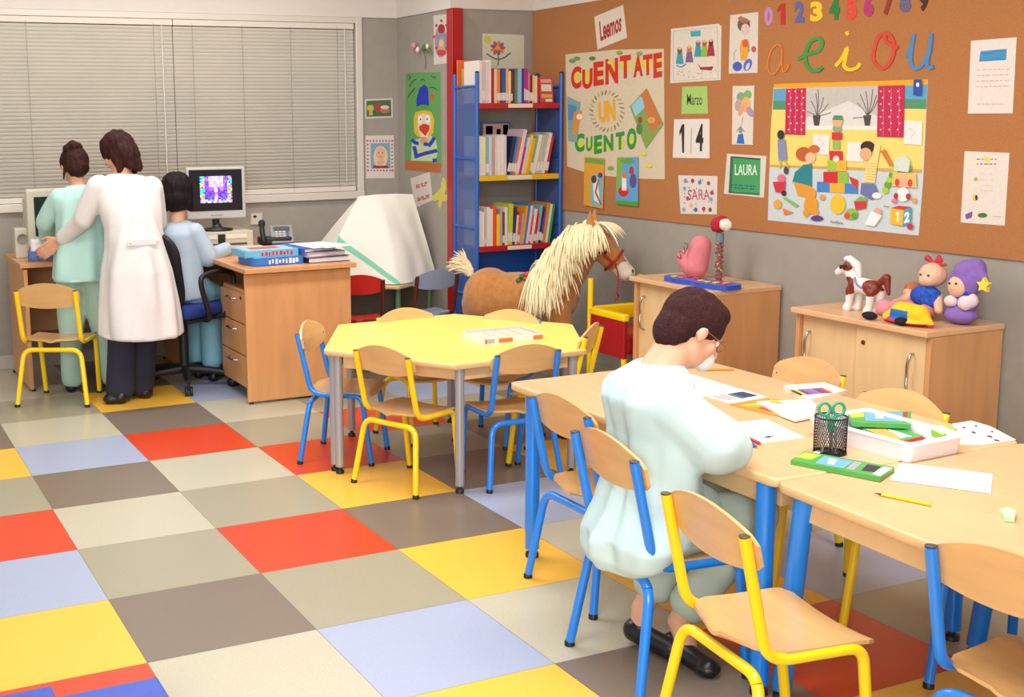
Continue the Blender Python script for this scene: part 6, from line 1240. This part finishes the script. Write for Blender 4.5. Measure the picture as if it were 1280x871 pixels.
pen(1124, 556, 1142, 556, .0045, '58b8c8', 'crayon', 'turquoise crayon lying in the white tray in front of the red one', 'crayon', None, '58b8c8', .024)
a = Z(.0002); a.paper([(1190, 530), (1214, 526), (1238, 533), (1270, 550), (1230, 556), (1200, 556)], 'eae2d8', .001)
for x, y, rx in ((1217, 541, 3.2), (1237, 546, 4), (1246, 551, 4), (1205, 535, 2), (1220, 533, 1.5), (1240, 540, 1.6)): a.circ(x, y, rx, 1.1, '4a4a4c', rot=.25)
a.build('paper_sheet', 'sheet of paper with small dark drawings behind the tray at the right', 'paper', 'papers on the big table')
a = Z(.0002); a.paper([(1126, 579), (1241, 593), (1238, 617), (1112, 600)], 'f0ecec', .001); a.build('paper_sheet', 'blank white sheet of paper in front of the white tray', 'paper', 'papers on the big table')
t_ = crayonbox('crayon_box', 'open green and blue crayon box lying on the table in front of the pencil cup', [(988, 580.5), (1005, 569), (1118, 589.5), (1100, 602.5)], ZTB+.0002, .012, 'crayon boxes', [([(1030, 575.5), (1066, 582), (1054, 591), (1018, 584.5)], '6fa4cc'), ([(994, 576.5), (1006, 571), (1026, 574.5), (1014, 580)], 'b8cc3c'), ([(1036, 578.5), (1046, 580.5), (1042, 586.5), (1034, 585)], 'e8e8e4'), ([(1068, 582.4), (1078, 584), (1067, 593.4), (1057, 591.6)], '9a9ca8'), ([(1084, 586), (1101, 589), (1092, 596), (1076, 594)], '3a2c3c'), ([(1104, 589.5), (1115, 591), (1100, 601), (1090, 598.5)], 'e8e0dc')])
# pencil cup
c0 = atz(1037, 566, ZTB)
t = thing('pencil_cup', 'black wire mesh pencil cup holding scissors on the big table', 'cup', (c0.x, c0.y, ZTB))
meshm = mat('black_mesh', '1c1820', .4, .3)
g = G(); rr_, hh = .041, .098
for z in (.003, hh): g.tube(ringpts((0, 0, z), (0, 0, 1), rr_, n=28) if False else [(rr_*math.cos(2*PI*k/28), rr_*math.sin(2*PI*k/28), z) for k in range(29)], .0022, meshm, 8, False)
g.lathe([(.0, .0005), (rr_, .0005), (rr_, .002), (0, .002)], (0, 0, 0), meshm, 28); g.build('rim_and_base', t)
g = G(); n = 42
for s_ in (-1, 1):
    for k in range(n):
        g.tube([(rr_*math.cos(2*PI*(k+s_*i*.9)/n), rr_*math.sin(2*PI*(k+s_*i*.9)/n), .003+(hh-.003)*i/7) for i in range(8)], .00075, meshm, 4, False)
g.build('mesh_wall', t)
t = thing('scissors', 'green handled scissors standing in the black mesh cup', 'scissors', (c0.x, c0.y, ZTB+.003))
gm = flat('2f9a78', .4); steel = mat('steel', 'a8a8ac', .3, 1)
rt = CR.copy(); rt.z = 0; rt.normalize(); up = Vector((0, 0, 1))
for s_ in (-1, 1):
    cc = rt*s_*.0185+up*.115
    g = G(); g.tube([cc+rt*math.cos(2*PI*k/20)*.015+up*math.sin(2*PI*k/20)*.0165 for k in range(21)], .0042, gm, 8, False); g.tube([cc-up*.014-rt*s_*.006, rt*s_*.004+up*.08, rt*s_*.002+up*.055], [.005, .006, .005], gm, 8); g.build('handle', t)
    g = G(); g.tube([rt*s_*.002+up*.056, -rt*s_*.002+up*.004], [.005, .0015], steel, 6, True, .3); g.build('blade', t)
for k, (dx, dy, col, h_) in enumerate(((.018, .01, 'c8b08a', .088), (-.022, .005, 'b8b4b0', .09), (.0, -.022, '7a8a98', .075))):
    t = thing('pencil', ['pale wooden pencil standing in the mesh cup', 'silver pencil standing in the mesh cup', 'grey blue pencil standing in the mesh cup'][k], 'pencil', (c0.x+dx, c0.y+dy, ZTB+.003), 0, 'pencils in the mesh cup')
    g = G(); g.tube([(0, 0, .001), (-dx*.6, -dy*.3, h_)], .0034, flat(col), 6); g.build('barrel', t); g = G(); g.tube([(-dx*.6, -dy*.3, h_+.0003), (-dx*.67, -dy*.33, h_+.010)], [.0034, .0008], flat('d8b890'), 6); g.build('point', t)
a = Z(.0002); a.g.prism([(1015, 569), (1023, 566), (1026, 569), (1018, 573)], a.base, 0, .008, flat('e6e4d4')); tag(a.g.build('eraser'), 'tiny white eraser at the foot of the mesh cup', 'eraser', 'erasers on the big table')
a = Z(.0002); a.g.prism([(1249, 642), (1260, 640), (1270, 645), (1268, 653), (1255, 652)], a.base, 0, .012, flat('b8d8b0')); tag(a.g.build('eraser'), 'pale green eraser at the right edge of the table', 'eraser', 'erasers on the big table')
